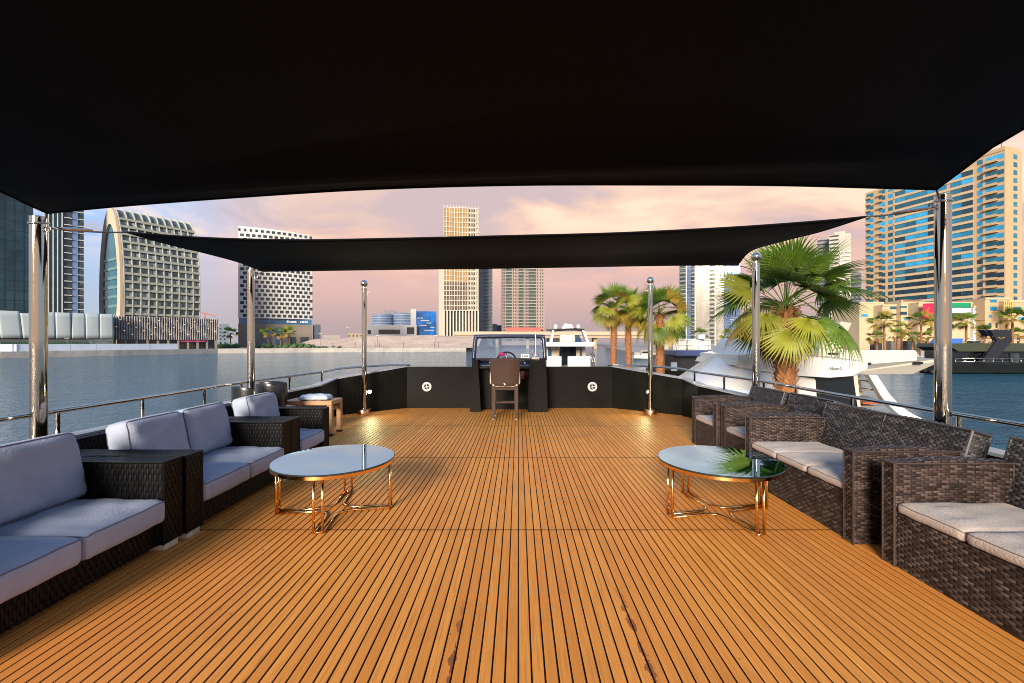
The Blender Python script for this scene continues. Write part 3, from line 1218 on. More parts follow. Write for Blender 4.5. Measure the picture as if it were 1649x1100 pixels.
def cushion(w, d, h, r=0.04, puff=0.03, n=14, seed=0, sag=0.0, wr=0.004):
    """soft box centred on x,y with its underside at z 0; returns mesh builder and piping paths"""
    rng = random.Random(seed)
    ph = [rng.uniform(0, 6.28) for _ in range(6)]

    def shape(p):
        x, y, z = p
        q = [max(-w / 2 + r, min(w / 2 - r, x)), max(-d / 2 + r, min(d / 2 - r, y)), max(-h / 2 + r, min(h / 2 - r, z))]
        v = Vector((x - q[0], y - q[1], z - q[2]))
        if v.length > 1e-9:
            v = v.normalized() * r
        P_ = Vector(q) + v
        u, t = 2 * x / w, 2 * y / d
        k = (1 - u ** 4) * (1 - t ** 4)
        P_.z += (1 if z > 0 else -0.3) * puff * k * (abs(2 * z / h))
        P_.z -= sag * k
        side = 1 - (2 * z / h) ** 2
        P_.x += 0.25 * puff * side * u * (1 - t ** 4)
        P_.y += 0.25 * puff * side * t * (1 - u ** 4)
        P_.z += wr * (math.sin(9 * u + 4 * t + ph[0]) + math.sin(7 * t - 5 * u + ph[1]) + 0.6 * math.sin(17 * u * t + 6 * t + ph[2])) * (0.3 + 0.7 * k)
        return P_ + Vector((0, 0, h / 2))
    q = MB()
    cs = [-1 + 2 * i / n for i in range(n + 1)]
    # denser towards the edges
    cs = [math.copysign(abs(c) ** 0.75, c) for c in cs]
    zs = [-1, -0.7, -0.3, 0.3, 0.7, 1]
    for s in (1, -1):
        P_ = [[shape((cx * w / 2, cy * d / 2, s * h / 2)) for cx in (cs if s > 0 else cs[::-1])] for cy in cs]
        q.grid(P_)
    for s in (1, -1):
        q.grid([[shape((s * cx * w / 2, -s * d / 2, z * h / 2)) for cx in cs] for z in zs])
        q.grid([[shape((s * w / 2, s * cy * d / 2, z * h / 2)) for cy in cs] for z in zs])

    def pipe(zf):
        pts = []
        for c in cs[:-1]:
            pts.append(shape((c * w / 2, -d / 2, zf * h / 2)))
        for c in cs[:-1]:
            pts.append(shape((w / 2, c * d / 2, zf * h / 2)))
        for c in cs[:-1]:
            pts.append(shape((-c * w / 2, d / 2, zf * h / 2)))
        for c in cs[:-1]:
            pts.append(shape((-w / 2, -c * d / 2, zf * h / 2)))
        return pts
    return q, pipe


def add_cushion(name, parent, M_, w, d, h, material, pm_=None, zs=(0.86,), pr=0.0034, **kw):
    q, pipe = cushion(w, d, h, **kw)
    o = q.xform(M_).build(name, material, parent, smooth=True)
    for z in zs:
        p = MB()
        p.tube([M_ @ v for v in pipe(z)], pr, 6, closed=True)
        p.build('piping', pm_ or piping_m, o, smooth=True)
    return o


T, RX, RY, RZ = Matrix.Translation, (lambda a: Matrix.Rotation(a, 4, 'X')), (lambda a: Matrix.Rotation(a, 4, 'Y')), (lambda a: Matrix.Rotation(a, 4, 'Z'))


# --- left: black wicker with grey lavender cushions, facing +X, front at x=0
def black_sofa(length, seats, label, seed):
    o = thing('wicker_sofa' if seats > 1 else 'wicker_armchair', label, 'sofa' if seats > 1 else 'armchair', group='black wicker seating on the left')
    cell = (0.042, 0.0165)
    at_ = 0.15
    for y in (0.0, length - at_):
        wicker_box(-0.98, 0.0, y, y + at_, 0.045, 0.595, 'rfbu', cell, True, 0.0035).build('arm', black_w, o, smooth='auto')
    wicker_box(-0.90, -0.035, at_ + 0.002, length - at_ - 0.002, 0.045, 0.205, 'r', cell, True, 0.0035).build('base', black_w, o, smooth='auto')
    wicker_box(-1.06, -0.985, 0.0, length, 0.045, 0.66, 'rlfbu', cell, True, 0.0035).build('back', black_w, o, smooth='auto')
    for x in (-0.10, -0.95):
        for y in (0.015, length - 0.135):
            q = MB()
            q.bevbox(x - 0.02, x + 0.095, y, y + 0.12, 0.0, 0.044, 0.004)
            q.build('foot', foot_m, o)
    inner = length - 2 * at_
    w = inner / seats
    for k in range(seats):
        yc = at_ + w * (k + 0.5)
        add_cushion('seat_cushion', o, T((-0.345, yc, 0.205)) @ RZ(R(90)), w - 0.008, 0.75, 0.155, blue_grey, r=0.035, puff=0.018, seed=seed + k, wr=0.0042)
        add_cushion('back_cushion', o, T((-0.665, yc, 0.345)) @ RY(R(-12)) @ T((0, 0, 0.0)) @ RY(R(90)) @ T((-0.22, 0, 0)) @ RZ(R(0)), 0.43, w - 0.012, 0.20, blue_grey, r=0.045, puff=0.03, seed=seed + 5 + k, wr=0.005, zs=(0.86, -0.86))
    return o


LX = -2.36
s1 = black_sofa(1.40, 2, 'black wicker sofa with lavender grey cushions, nearest on the left, cut by the picture edge', 1)
s1.location = (LX, 1.64, 0)
s2 = copy_tree(s1)
place(s2, (LX + 0.02, 3.065, 0), 0, 'black wicker two seat sofa with lavender grey cushions beside the left table')
s3 = black_sofa(0.86, 1, 'black wicker armchair with lavender grey cushions between the sofa and wooden bench', 31)
s3.location = (LX + 0.02, 4.49, 0)


# --- right: brown flat wicker with thin beige pads, facing -X, front at x=0
def brown_sofa(length, seats, label, seed):
    o = thing('wicker_sofa' if seats > 1 else 'wicker_armchair', label, 'sofa' if seats > 1 else 'armchair', group='brown wicker seating on the right')
    cell = (0.026, 0.0155)
    at_ = 0.085
    for y in (0.0, length - at_):
        q = wicker_box(0.0, 0.74, y, y + at_, 0.0, 0.64, 'lfbu', cell, False, 0.0065)
        # arms bow up slightly in the middle
        q.v = [(x, yy, z + (0.022 * math.sin(math.pi * max(0, min(1, x / 0.74))) if z > 0.3 else 0)) for x, yy, z in q.v]
        q.build('arm', brown_w, o, smooth='auto')
    wicker_box(0.012, 0.74, at_ + 0.002, length - at_ - 0.002, 0.0, 0.335, 'l', (0.027, 0.0165), False, 0.0065, False).build('base', grey_brown, o, smooth='auto')
    inner = length - 2 * at_
    nb = 2 if seats > 1 else 1
    wb = length / nb
    for k in range(nb):
        q = wicker_box(0.0, 0.13, k * wb + 0.001, (k + 1) * wb - 0.001, 0.0, 0.585, 'lrfbu', (0.025, 0.0165), False, 0.0065, True, 0.013)
        q.v = [(x - 0.014 * math.sin(math.pi * min(1, max(0, z / 0.585))), y, z + (0.012 * math.sin(math.pi * (y - k * wb) / wb) if z > 0.45 else 0)) for x, y, z in q.v]
        q.xform(T((0.655, 0, 0.225)) @ RY(R(17)))
        q.build('back_panel', skylit_w, o, smooth='auto')
    wicker_box(0.70, 0.86, 0.002, length - 0.002, 0.0, 0.30, 'rfb', cell, False, 0.005).build('back_base', brown_w, o, smooth='auto')
    w = inner / seats
    for k in range(seats):
        yc = at_ + w * (k + 0.5)
        add_cushion('seat_pad', o, T((0.345, yc, 0.335)) @ RZ(R(90)) @ RX(R(random.uniform(-0.5, 0.5))), w - 0.004, 0.68, 0.068, beige, pm_=pipe_b, r=0.024, puff=0.014, seed=seed + k, wr=0.0042, zs=(0.8, -0.8), pr=0.003)
    return o


grey_brown = wicker_mat('grey_brown_wicker', (0.018, 0.012, 0.010), (0.042, 0.031, 0.027), (0.10, 0.08, 0.07), 0.42)
pipe_b = mat('beige_piping', (0.17, 0.12, 0.09), 0.8)
RXX = 2.31
r1 = brown_sofa(1.42, 3, 'brown wicker sofa with beige pads, nearest on the right, cut by the picture edge', 51)
r1.location = (RXX + 0.03, 1.37, 0)
r2 = copy_tree(r1)
place(r2, (RXX, 3.0, 0), 0, 'brown wicker three seat sofa with beige pads beside the right table')
r3 = brown_sofa(0.73, 1, 'brown wicker armchair directly behind the three seat sofa on the right', 71)
r3.location = (RXX + 0.12, 4.47, 0)
r4 = copy_tree(r3)
place(r4, (RXX + 0.09, 5.27, 0), 0, 'brown wicker armchair farthest forward on the right, next to the bow panel')


# --- round mirror tables
def mirror_material():
    m = bpy.data.materials.new('sky_tinted_mirror')
    m.use_nodes = True
    b = m.node_tree.nodes['Principled BSDF']
    b.inputs['Base Color'].default_value = (0.24, 0.62, 1.0, 1)  # blue of a reflected sky put into the mirror's base colour
    b.inputs['Metallic'].default_value = 1.0
    b.inputs['Roughness'].default_value = 0.015
    return m


mirror = mirror_material()
edge_m = mat('dark_glass_edge', (0.02, 0.03, 0.028), 0.1)


def table(label, rot):
    o = thing('coffee_table', label, 'table', group='round mirror topped tables')
    H_, r = 0.435, 0.475
    q = MB()
    q.lathe([(r - 0.004, H_ - 0.012), (r, H_ - 0.010), (r, H_ - 0.003), (r - 0.004, H_)], n=96)
    q.build('edge_glass', edge_m, o, smooth='auto')
    q = MB()
    n_ = 96
    q.add([((r - 0.004) * math.cos(2 * math.pi * k / n_), (r - 0.004) * math.sin(2 * math.pi * k / n_), H_ + 0.0006) for k in range(n_)], [tuple(range(n_))])
    q.build('mirror_top', mirror, o)
    q = MB()
    prof = [(r - 0.022, H_ - 0.036), (r - 0.002, H_ - 0.036), (r - 0.002, H_ - 0.0125), (r - 0.022, H_ - 0.0125)]
    V, F = [], []
    for k in range(n_):
        a = 2 * math.pi * k / n_
        V += [(p[0] * math.cos(a), p[0] * math.sin(a), p[1]) for p in prof]
    for k in range(n_):
        for j in range(4):
            F.append((k * 4 + j, ((k + 1) % n_) * 4 + j, ((k + 1) % n_) * 4 + (j + 1) % 4, k * 4 + (j + 1) % 4))
    q.add(V, F)
    q.build('ring_frame', gold, o, smooth='auto', fix=True)
    hw = 0.031
    rl = r - 0.03
    for k in range(4):
        a = rot + k * math.pi / 2
        ca, sa = math.cos(a), math.sin(a)
        q = MB()
        for s in (-1, 1):
            x, y = rl * ca - s * hw * sa, rl * sa + s * hw * ca
            q.tube([(x, y, H_ - 0.03), (x, y, 0.010)], 0.0105, 10)
        x0, y0 = rl * ca + hw * sa, rl * sa - hw * ca
        x1, y1 = rl * ca - hw * sa, rl * sa + hw * ca
        q.tube([(x0, y0, 0.0115), (x1, y1, 0.0115)], 0.0105, 10)
        q.build('leg', gold, o, smooth=True)
        # low runner: from this leg, bending near the middle, to the next leg
        b_ = a + math.pi / 2
        p0 = Vector((rl * ca - hw * sa, rl * sa + hw * ca, 0.0115))
        p3 = Vector((rl * math.cos(b_) + hw * math.sin(b_), rl * math.sin(b_) - hw * math.cos(b_), 0.0115))
        d0 = Vector((ca, sa, 0))
        d3 = Vector((math.cos(b_), math.sin(b_), 0))
        q = MB()
        pts = [p0]
        c0, c3 = p0 - d0 * 0.27, p3 - d3 * 0.27
        cm = p0 - d0 * (rl - hw) 
        for t in [j / 12 for j in range(13)]:
            pts.append(c0 * (1 - t) ** 2 + cm * 2 * t * (1 - t) + c3 * t * t)
        pts.append(p3)
        q.tube(pts, 0.0105, 10)
        q.build('runner', gold, o, smooth=True)
    return o


t1 = table('round mirror topped table on rose gold legs beside the left sofa', R(8))
t1.location = (-1.52, 3.60, 0)
t2 = table('round mirror topped table on rose gold legs beside the right sofa', R(13.5))
t2.location = (1.64, 3.565, 0)

# --- wooden bench with a folded cloth, stacked chairs at the left rail
wood_m = mat('light_wood', (0.50, 0.27, 0.13), 0.5, var=0.22, vs=9, stretch=(4, 30, 4), bump=0.05)
bn = thing('wooden_bench', 'small light wooden bench next to the left armchair', 'bench', (-3.12, 6.62, 0))
q = MB()
q.bevbox(-0.36, 0.36, -0.20, 0.20, 0.455, 0.52, 0.006)
q.build('seat', wood_m, bn)
for x in (-0.325, 0.325):
    for y in (-0.165, 0.165):
        q = MB()
        q.bevbox(x - 0.034, x + 0.034, y - 0.034, y + 0.034, 0.03, 0.4545, 0.004)
        q.build('leg', wood_m, bn)
        q = MB()
        q.bevbox(x - 0.038, x + 0.038, y - 0.038, y + 0.038, 0.0, 0.0295, 0.006)
        q.build('foot_cap', dark_pl, bn)
for x in (-0.325, 0.325):
    q = MB()
    q.box(x - 0.012, x + 0.012, -0.13, 0.13, 0.37, 0.43)
    q.build('rail', steel, bn)
cq, _ = cushion(0.42, 0.26, 0.055, r=0.025, puff=0.02, seed=5, wr=0.006)
co = cq.build('folded_cloth', mat('pale_blue_cloth', (0.50, 0.58, 0.66), 0.85, var=0.12, vs=14, bump=0.2, bs=30), smooth=True)
co.location = (-3.06, 6.56, 0.528)
co.rotation_euler = (0, 0, 0.1)
tag(co, 'folded pale blue cloth lying on the wooden bench', 'cloth')

vinyl = mat('black_vinyl', (0.012, 0.012, 0.014), 0.27, var=0.3, vs=7, bump=0.1, bs=16, coat=0.25)


def bucket_chair(loc, rz, label):
    o = thing('black_chair', label, 'chair', loc, rz, group='black chairs put away at the left rail')
    P_ = []
    for j in range(9):
        z = 0.47 + 0.36 * j / 8
        row = []
        for i in range(15):
            a = R(-62 + 124 * i / 14)
            rr = 0.20 + 0.012 * math.sin(math.pi * j / 8)
            row.append(Vector((rr * math.sin(a), rr * math.cos(a) - 0.04 + 0.05 * (z - 0.47), z - 0.05 * abs(math.sin(a)) ** 3 * j / 8)))
        P_.append(row)
    q = MB()
    q.grid(P_)
    b_ = q.build('backrest', vinyl, o, smooth=True)
    sol = b_.modifiers.new('padding', 'SOLIDIFY')
    sol.thickness = 0.035
    bv = b_.modifiers.new('soft', 'BEVEL')
    bv.width, bv.segments = 0.012, 3
    q, _ = cushion(0.40, 0.40, 0.06, r=0.028, puff=0.012, seed=3)
    q.xform(T((0, 0, 0.42))).build('seat', vinyl, o, smooth=True)
    for sx_ in (-1, 1):
        q = MB()
        q.tube(smoothpath([(sx_ * 0.18, -0.17, 0.012), (sx_ * 0.18, -0.17, 0.40), (sx_ * 0.18, 0.12, 0.41), (sx_ * 0.165, 0.17, 0.62)], 5), 0.010, 8)
        q.build('frame', chrome, o, smooth=True)
        q = MB()
        q.tube([(sx_ * 0.18, 0.10, 0.41), (sx_ * 0.18, 0.17, 0.012)], 0.010, 8)
        q.build('leg', chrome, o, smooth=True)
    return o


bucket_chair((-3.52, 5.72, 0), R(150), 'black bucket chair at the left rail, leftmost of the three')
bucket_chair((-3.42, 6.10, 0), R(170), 'black bucket chair at the left rail, middle of the three')
bucket_chair((-3.62, 6.42, 0), R(195), 'black bucket chair at the left rail, next to the bow')

# --- bar stool at the helm
stool_m = mat('brown_fine_weave', (0.060, 0.026, 0.015), 0.5, var=0.25, vs=120, bump=0.3, bs=350)
bs_ = thing('bar_stool', 'brown woven bar stool with cream cushion in front of the helm', 'stool', (-0.245, 8.02, 0))
q = MB()
P_ = []
for j in range(13):
    t = j / 12
    z = 0.60 + (1.09 - 0.60) * t
    wv = 0.245 + 0.035 * t ** 1.5
    row = []
    for i in range(15):
        s = -1 + 2 * i / 14
        row.append(Vector((s * wv, -0.20 + 0.05 * (s * s) - 0.05 * t, z + 0.022 * (1 - s * s) * t * t - 0.012 * t * abs(s))))
    P_.append(row)
q.grid(P_)
b_ = q.build('backrest', stool_m, bs_, smooth=True)
sol = b_.modifiers.new('thickness', 'SOLIDIFY')
sol.thickness, sol.offset = 0.04, 0
bv = b_.modifiers.new('edge', 'BEVEL')
bv.width, bv.segments = 0.01, 2
q = MB()
q.bevbox(-0.235, 0.235, -0.19, 0.21, 0.52, 0.575, 0.01)
q.build('seat_frame', stool_m, bs_)
cream = fabric('cream_fabric', (0.62, 0.58, 0.50))
q, _ = cushion(0.47, 0.42, 0.075, r=0.03, puff=0.01, seed=9)
q.xform(T((0, 0.02, 0.577))).build('seat_cushion', cream, bs_, smooth=True)
q, _ = cushion(0.55, 0.07, 0.24, r=0.03, puff=0.004, seed=10)
q.xform(T((0, -0.125, 0.62))).build('back_cushion', cream, bs_, smooth=True)
for (x, y) in ((-0.205, -0.17), (0.205, -0.17), (-0.205, 0.18), (0.205, 0.18)):
    q = MB()
    sx_, sy_ = (1 if x > 0 else -1), (1 if y > 0 else -1)
    a, b0 = 0.033, 0.019
    q.loft([[(x + u * b0 + 0.012 * sx_ * 0, y + v * b0 + 0.03 * sy_, 0.012) for u, v in ((-1, -1), (1, -1), (1, 1), (-1, 1))],
            [(x + u * a, y + v * a, 0.30) for u, v in ((-1, -1), (1, -1), (1, 1), (-1, 1))],
            [(x + u * a, y + v * a, 0.60) for u, v in ((-1, -1), (1, -1), (1, 1), (-1, 1))]])
    q.build('leg', stool_m, bs_, fix=True)
    q = MB()
    q.lathe([(0.018, 0.0), (0.018, 0.0118)], (x, y + 0.03 * sy_, 0), 12)
    q.build('foot_cap', white_pl, bs_, smooth='auto')
for (y, z) in ((-0.17, 0.285), (0.18, 0.25)):
    q = MB()
    q.bevbox(-0.18, 0.18, y - 0.012, y + 0.012, z, z + 0.03, 0.003)
    q.build('foot_rail', stool_m, bs_)
for x in (-0.205, 0.205):
    q = MB()
    q.bevbox(x - 0.012, x + 0.012, -0.143, 0.153, 0.20, 0.23, 0.003)
    q.build('foot_rail', stool_m, bs_)
q = MB()
q.lathe([(0.03, 0), (0.024, 0.008), (0.008, 0.012)], n=14)
q.xform(T((0, -0.222, 0.625)) @ RX(R(90))).build('badge', chrome, bs_, smooth='auto')

# ------------------------------------------------------------------ land
GROUND = -2.0
concrete = mat('quay_concrete', (0.36, 0.33, 0.29), 0.8, var=0.2, vs=0.4, bump=0.2, bs=3)
paving = mat('promenade_paving', (0.3, 0.27, 0.23), 0.8, var=0.15, vs=0.15)
sand = mat('bare_sand', (0.52, 0.38, 0.28), 0.95, var=0.2, vs=0.12, bump=0.4, bs=0.6)


def slab(name, poly, z0, z1, material):
    q = MB()
    n_ = len(poly)
    q.add([(x, y, z1) for x, y in poly] + [(x, y, z0) for x, y in poly],
          [tuple(range(n_)), tuple(range(2 * n_ - 1, n_ - 1, -1))] + [(i, n_ + i, n_ + (i + 1) % n_, (i + 1) % n_) for i in range(n_)])
    return q.build(name, material, kind='structure', fix=True)


SHORE = [(-400, 60), (-154.6, 129.6), (-142, 152), (-127.6, 184), (-95.7, 200), (-26.6, 219)]
slab('shore_ground', SHORE + [(-22, 300), (-10, 470), (40, 520), (90, 520), (120, 900), (-2500, 900), (-2500, 60)], WATER - 1, GROUND, paving)
slab('marina_ground', [(36, 135), (66, 118), (82, 108), (420, 92), (900, 92), (900, 900), (120, 900), (96, 420), (60, 300), (42, 180)], WATER - 1, GROUND, paving)
# kerb of the quay
q = MB()
for (a, b_) in zip(SHORE, SHORE[1:]):
    d = Vector((b_[0] - a[0], b_[1] - a[1], 0))
    m = T((a[0], a[1], 0)) @ RZ(math.atan2(d.y, d.x))
    q.box(0, d.length, -1.2, 1.6, WATER - 0.6, GROUND + 0.35, m)
q.build('quay_wall', concrete, kind='structure')
q = MB()
for (a, b_) in zip([(66, 118), (82, 108)], [(82, 108), (420, 92)]):
    d = Vector((b_[0] - a[0], b_[1] - a[1], 0))
    q.box(0, d.length, -0.6, 1.0, WATER - 0.6, GROUND + 0.3, T((a[0], a[1], 0)) @ RZ(math.atan2(d.y, d.x)))
q.build('quay_wall', concrete, kind='structure')
# sand bank behind the far quay
rows = []
for j in range(15):
    v = j / 14
    row = []
    for i in range(33):
        u = i / 32
        x = -118 + 96 * u
        y0 = 207 + 14 * u
        y = y0 + v * 95
        crest = 1.4 + 4.2 * min(1, 1.6 * (0.2 + u)) * (1 - 0.25 * u)
        s = min(1, max(0, (v - 0.06) / 0.5))
        s = s * s * (3 - 2 * s)
        z = GROUND + 0.2 + (crest - GROUND) * s + 0.35 * math.sin(u * 17 + v * 5) * s
        row.append(Vector((x, y, z)))
    rows.append(row)
q = MB()
q.grid(rows)
q.build('sand_bank', sand, kind='structure', smooth=True)


# ------------------------------------------------------------------ buildings
def facing(p0, p1, y):
    a0, a1 = math.atan((p0 - VPX) / FPX), math.atan((p1 - VPX) / FPX)
    a = (a0 + a1) / 2
    d = y / math.cos(a)
    return (y * math.tan(a), y, GROUND), -a, 2 * d * math.tan((a1 - a0) / 2)


def hz(py, y):
    """height above GROUND"""
    return az(py, y) - GROUND


cream_stone = mat('cream_cladding', (0.409, 0.304, 0.198), 0.75, var=0.07, vs=0.2)
white_clad = mat('white_cladding', (0.58, 0.555, 0.52), 0.6, var=0.06, vs=0.3)
grey_clad = mat('grey_panel', (0.33, 0.38, 0.385), 0.5, var=0.07, vs=0.25)
dark_glass = mat('dark_teal_glass', (0.012, 0.035, 0.045), 0.08, var=0.6, vs=0.12, rvar=0.05)
blue_glass = mat('blue_glass', (0.03, 0.10, 0.20), 0.08, var=0.4, vs=0.2)
win_dark = mat('dark_window', (0.035, 0.042, 0.045), 0.12, var=0.5, vs=0.35)
brown_stone = mat('brown_stone', (0.19, 0.155, 0.12), 0.75, var=0.1, vs=0.3)
tan_wall = mat('tan_render', (0.44, 0.3, 0.165), 0.8, var=0.05, vs=0.15)
tan_pale = mat('pale_tan_render', (0.47, 0.36, 0.22), 0.8, var=0.06, vs=0.1)
hedge_m = mat('dark_hedge', (0.025, 0.05, 0.03), 0.9, var=0.5, vs=1.2, bump=0.8, bs=3)
fin_grey = mat('grey_fin', (0.27, 0.25, 0.24), 0.6, var=0.12, vs=0.3)
tan_grey = mat('stone_frame', (0.4, 0.39, 0.31), 0.7, var=0.08, vs=0.3)


def body(parent, name, W, D, z0, z1, material, x=0.0, y=0.0):
    q_ = MB()
    q_.box(x - W / 2, x + W / 2, y, y + D, z0, z1)
    return q_.build(name, material, parent)


def bars(parent, name, W, z0, z1, nx, nz, t, depth, material, x=0.0, y=0.0, tz=None):
    """projecting grid of uprights and ledges (joined: each is a few pixels)"""
    q_ = MB()
    for i in range(nx + 1):
        cx = x - W / 2 + W * i / nx
        q_.box(cx - t / 2, cx + t / 2, y - depth, y - 0.01, z0, z1)
    tz = tz or t
    for j in range(nz + 1):
        cz = z0 + (z1 - z0) * j / nz
        q_.box(x - W / 2, x + W / 2, y - depth * 0.92, y - 0.01, cz - tz / 2, cz + tz / 2)
    return q_.build(name, material, parent, kind='stuff')


# dark glass tower at the far left
loc, rz, W = facing(-95, 53, 170)
b = thing('glass_tower', 'dark teal glass tower at the left edge behind the left pole', 'building', loc, rz)
body(b, 'curtain_wall', W, 30, 0, 120, dark_glass)
bars(b, 'mullion', W, 0, 120, 9, 30, 0.14, 0.12, mat('dark_mullion', (0.012, 0.016, 0.018), 0.5), tz=0.22)
for k in range(6):
    q = MB()
    q.box(-W / 2 + W * k / 6 + 0.3, -W / 2 + W * (k + 1) / 6 - 0.3, 0.5, 29.5, 120.01, 121 + 0.6 * (k % 2))
    q.build('roof_unit', dark_glass, b)

# tower with white fins and balconies
loc, rz, W = facing(70, 135, 185)
b = thing('residential_tower', 'blue tower with white fins and stacked balconies left of the arched building', 'building', loc, rz)
H_ = 104
body(b, 'glazed_wall', W * 0.46, 14, 0, H_, mat('teal_glass', (0.018, 0.075, 0.085), 0.1, var=0.5, vs=0.15), x=-W * 0.27)
body(b, 'balcony_wall', W * 0.54, 13, 0, H_, mat('slate_blue_wall', (0.10, 0.14, 0.22), 0.5, var=0.25, vs=0.2), x=W * 0.23, y=0.3)
for fx in (-0.485, -0.38, -0.27, -0.16, -0.05):
    q = MB()
    q.box(W * fx - 0.16, W * fx + 0.16, -0.7, -0.01, 0, H_ + 0.5)
    q.build('fin', white_clad, b)
q = MB()
for j in range(34):
    z = 2 + j * 3.0
    q.box(W * 0.0, W * 0.20, -0.9, 0.28, z, z + 0.28)
    q.box(W * 0.36, W * 0.50, -0.9, 0.28, z + 0.02, z + 0.30)
q.build('balcony', white_clad, b, kind='stuff')
q = MB()
for j in range(34):
    z = 2.4 + j * 3.0
    q.box(W * 0.01, W * 0.19, 0.1, 0.29, z, z + 1.9)
    q.box(W * 0.37, W * 0.49, 0.1, 0.29, z, z + 1.9)
q.build('window', win_dark, b, kind='stuff')
body(b, 'centre_strip', W * 0.14, 0.2, 0, H_ + 1, mat('steel_blue_strip', (0.13, 0.20, 0.32), 0.3), x=W * 0.28, y=-0.1)

# arched building: oval cross-section carried along u
b = thing('arched_building', 'grey green building with rounded top and oval glazed end face', 'building', (-173.7, 190, GROUND), R(59))
L_, Dp, Hh = 30.0, 25.0, 63.5
zc = 24.0


def oval(t, grow=0.0):
    """outline in (depth, z): upper half an ellipse, lower part nearly straight"""
    c, s = math.cos(t), math.sin(t)
    ry = Dp / 2 + grow
    rz_ = (Hh - zc + grow) if s > 0 else (zc * 1.55 + grow)
    return Dp / 2 + ry * c, zc + rz_ * s


q = MB()
ts = [2 * math.pi * k / 72 for k in range(72)]
ring = [(oval(t)[0], max(-1.0, oval(t)[1])) for t in ts]
q.loft([[(x, d, z) for d, z in ring] for x in (0.6, L_)])
q.build('glazed_core', mat('grey_green_glass', (0.13, 0.15, 0.13), 0.2, var=0.6, vs=0.45), b, smooth='auto', fix=True)
q = MB()   # end face ring
N_ = 72
V, F = [], []
for x in (-0.4, 0.6):
    for k in range(N_):
        d, z = oval(ts[k], 0.4)
        V.append((x, d, max(-1.0, z)))
    for k in range(N_):
        c, s = math.cos(ts[k]), math.sin(ts[k])
        V.append((x, Dp / 2 + 9.4 * c, 28.5 + 28.0 * s))
for k in range(N_):
    k2 = (k + 1) % N_
    F += [(k, k2, N_ + k2, N_ + k), (2 * N_ + k, 3 * N_ + k, 3 * N_ + k2, 2 * N_ + k2), (k, 2 * N_ + k, 2 * N_ + k2, k2), (N_ + k, N_ + k2, 3 * N_ + k2, 3 * N_ + k)]
q.add(V, F)
q.build('oval_rim', mat('peach_cladding', (0.52, 0.38, 0.28), 0.7, var=0.05, vs=0.3), b, smooth='auto', fix=True)
q = MB()
q.lathe([(1.0, 0), (1.0, 0.2)], n=48)
q.xform(T((0.15, Dp / 2, 28.5)) @ RY(R(90)) @ Matrix.Diagonal((28.0, 9.4, 1, 1)))
q.build('oval_window', mat('deep_teal_glass', (0.01, 0.085, 0.10), 0.08, var=0.3, vs=0.2), b)
q = MB()
for j in range(9):
    z = 6 + j * 4.2
    hw = 8.2 * math.sqrt(max(0, 1 - ((z - 28.5) / 27.0) ** 2))
    q.box(-0.15, 0.12, Dp / 2 - hw, Dp / 2 + hw, z, z + 1.3)
q.build('spandrel', mat('teal_grey_panel', (0.106, 0.198, 0.205), 0.4), b, kind='stuff')
nb = 10
for i in range(nb + 1):   # arched ribs over the top
    x = 0.9 + (L_ - 0.9) * i / nb
    q = MB()
    inner, outer = [], []
    for k in range(37):
        t = math.pi * 1.28 - (math.pi * 1.56) * k / 36
        d, z = oval(t, 0.05)
        inner.append((d, max(-1, z)))
        d, z = oval(t, 0.95)
        outer.append((d, max(-1, z)))
    for k in range(36):
        V = [(x + s * 0.14, d, z) for s in (-1, 1) for d, z in (inner[k], inner[k + 1], outer[k + 1], outer[k])]
        q.add(V, [(0, 1, 2, 3), (7, 6, 5, 4), (3, 2, 6, 7), (1, 0, 4, 5)])
    q.build('rib', tan_grey, b, fix=True)
q = MB()
for j in range(17):   # balcony slabs
    z = 1.0 + j * 3.55
    s = (z - zc) / (Hh - zc) if z > zc else (z - zc) / (zc * 1.55)
    dy = Dp / 2 - (Dp / 2) * math.sqrt(max(0.0, 1 - s * s))
    q.box(0.7, L_, dy - 0.85, dy + 0.3, z, z + 0.42)
    q.box(0.7, L_, dy - 0.80, dy - 0.72, z + 0.42, z + 1.05)
q.build('balcony', tan_grey, b, kind='stuff')
q = MB()
rnd = random.Random(4)
for j in range(16):
    z = 1.5 + j * 3.55
    s = (z + 1.5 - zc) / (Hh - zc) if z + 1.5 > zc else (z + 1.5 - zc) / (zc * 1.55)
    dy = Dp / 2 - (Dp / 2) * math.sqrt(max(0.0, 1 - s * s))
    for i in range(20):
        if rnd.random() < 0.6:
            x = 1.2 + i * (L_ - 1) / 20
            q.box(x, x + 0.9 + 0.4 * rnd.random(), dy - 0.25, dy + 0.6, z, z + 2.3)
q.build('window', mat('pale_grey_blind', (0.36, 0.37, 0.32), 0.5, var=0.4, vs=0.6), b, kind='stuff')
for (x0, x1, z1) in ((5.0, 8.2, 17), (13.6, 20.0, 13.5), (25.0, 27.2, 15.5)):
    q = MB()
    q.box(x0, x1, -1.2 + 0.9, 3.0, 0, z1)
    q.build('screen_panel', mat('mottled_screen', (0.16, 0.20, 0.23), 0.4, var=0.9, vs=1.1), b)

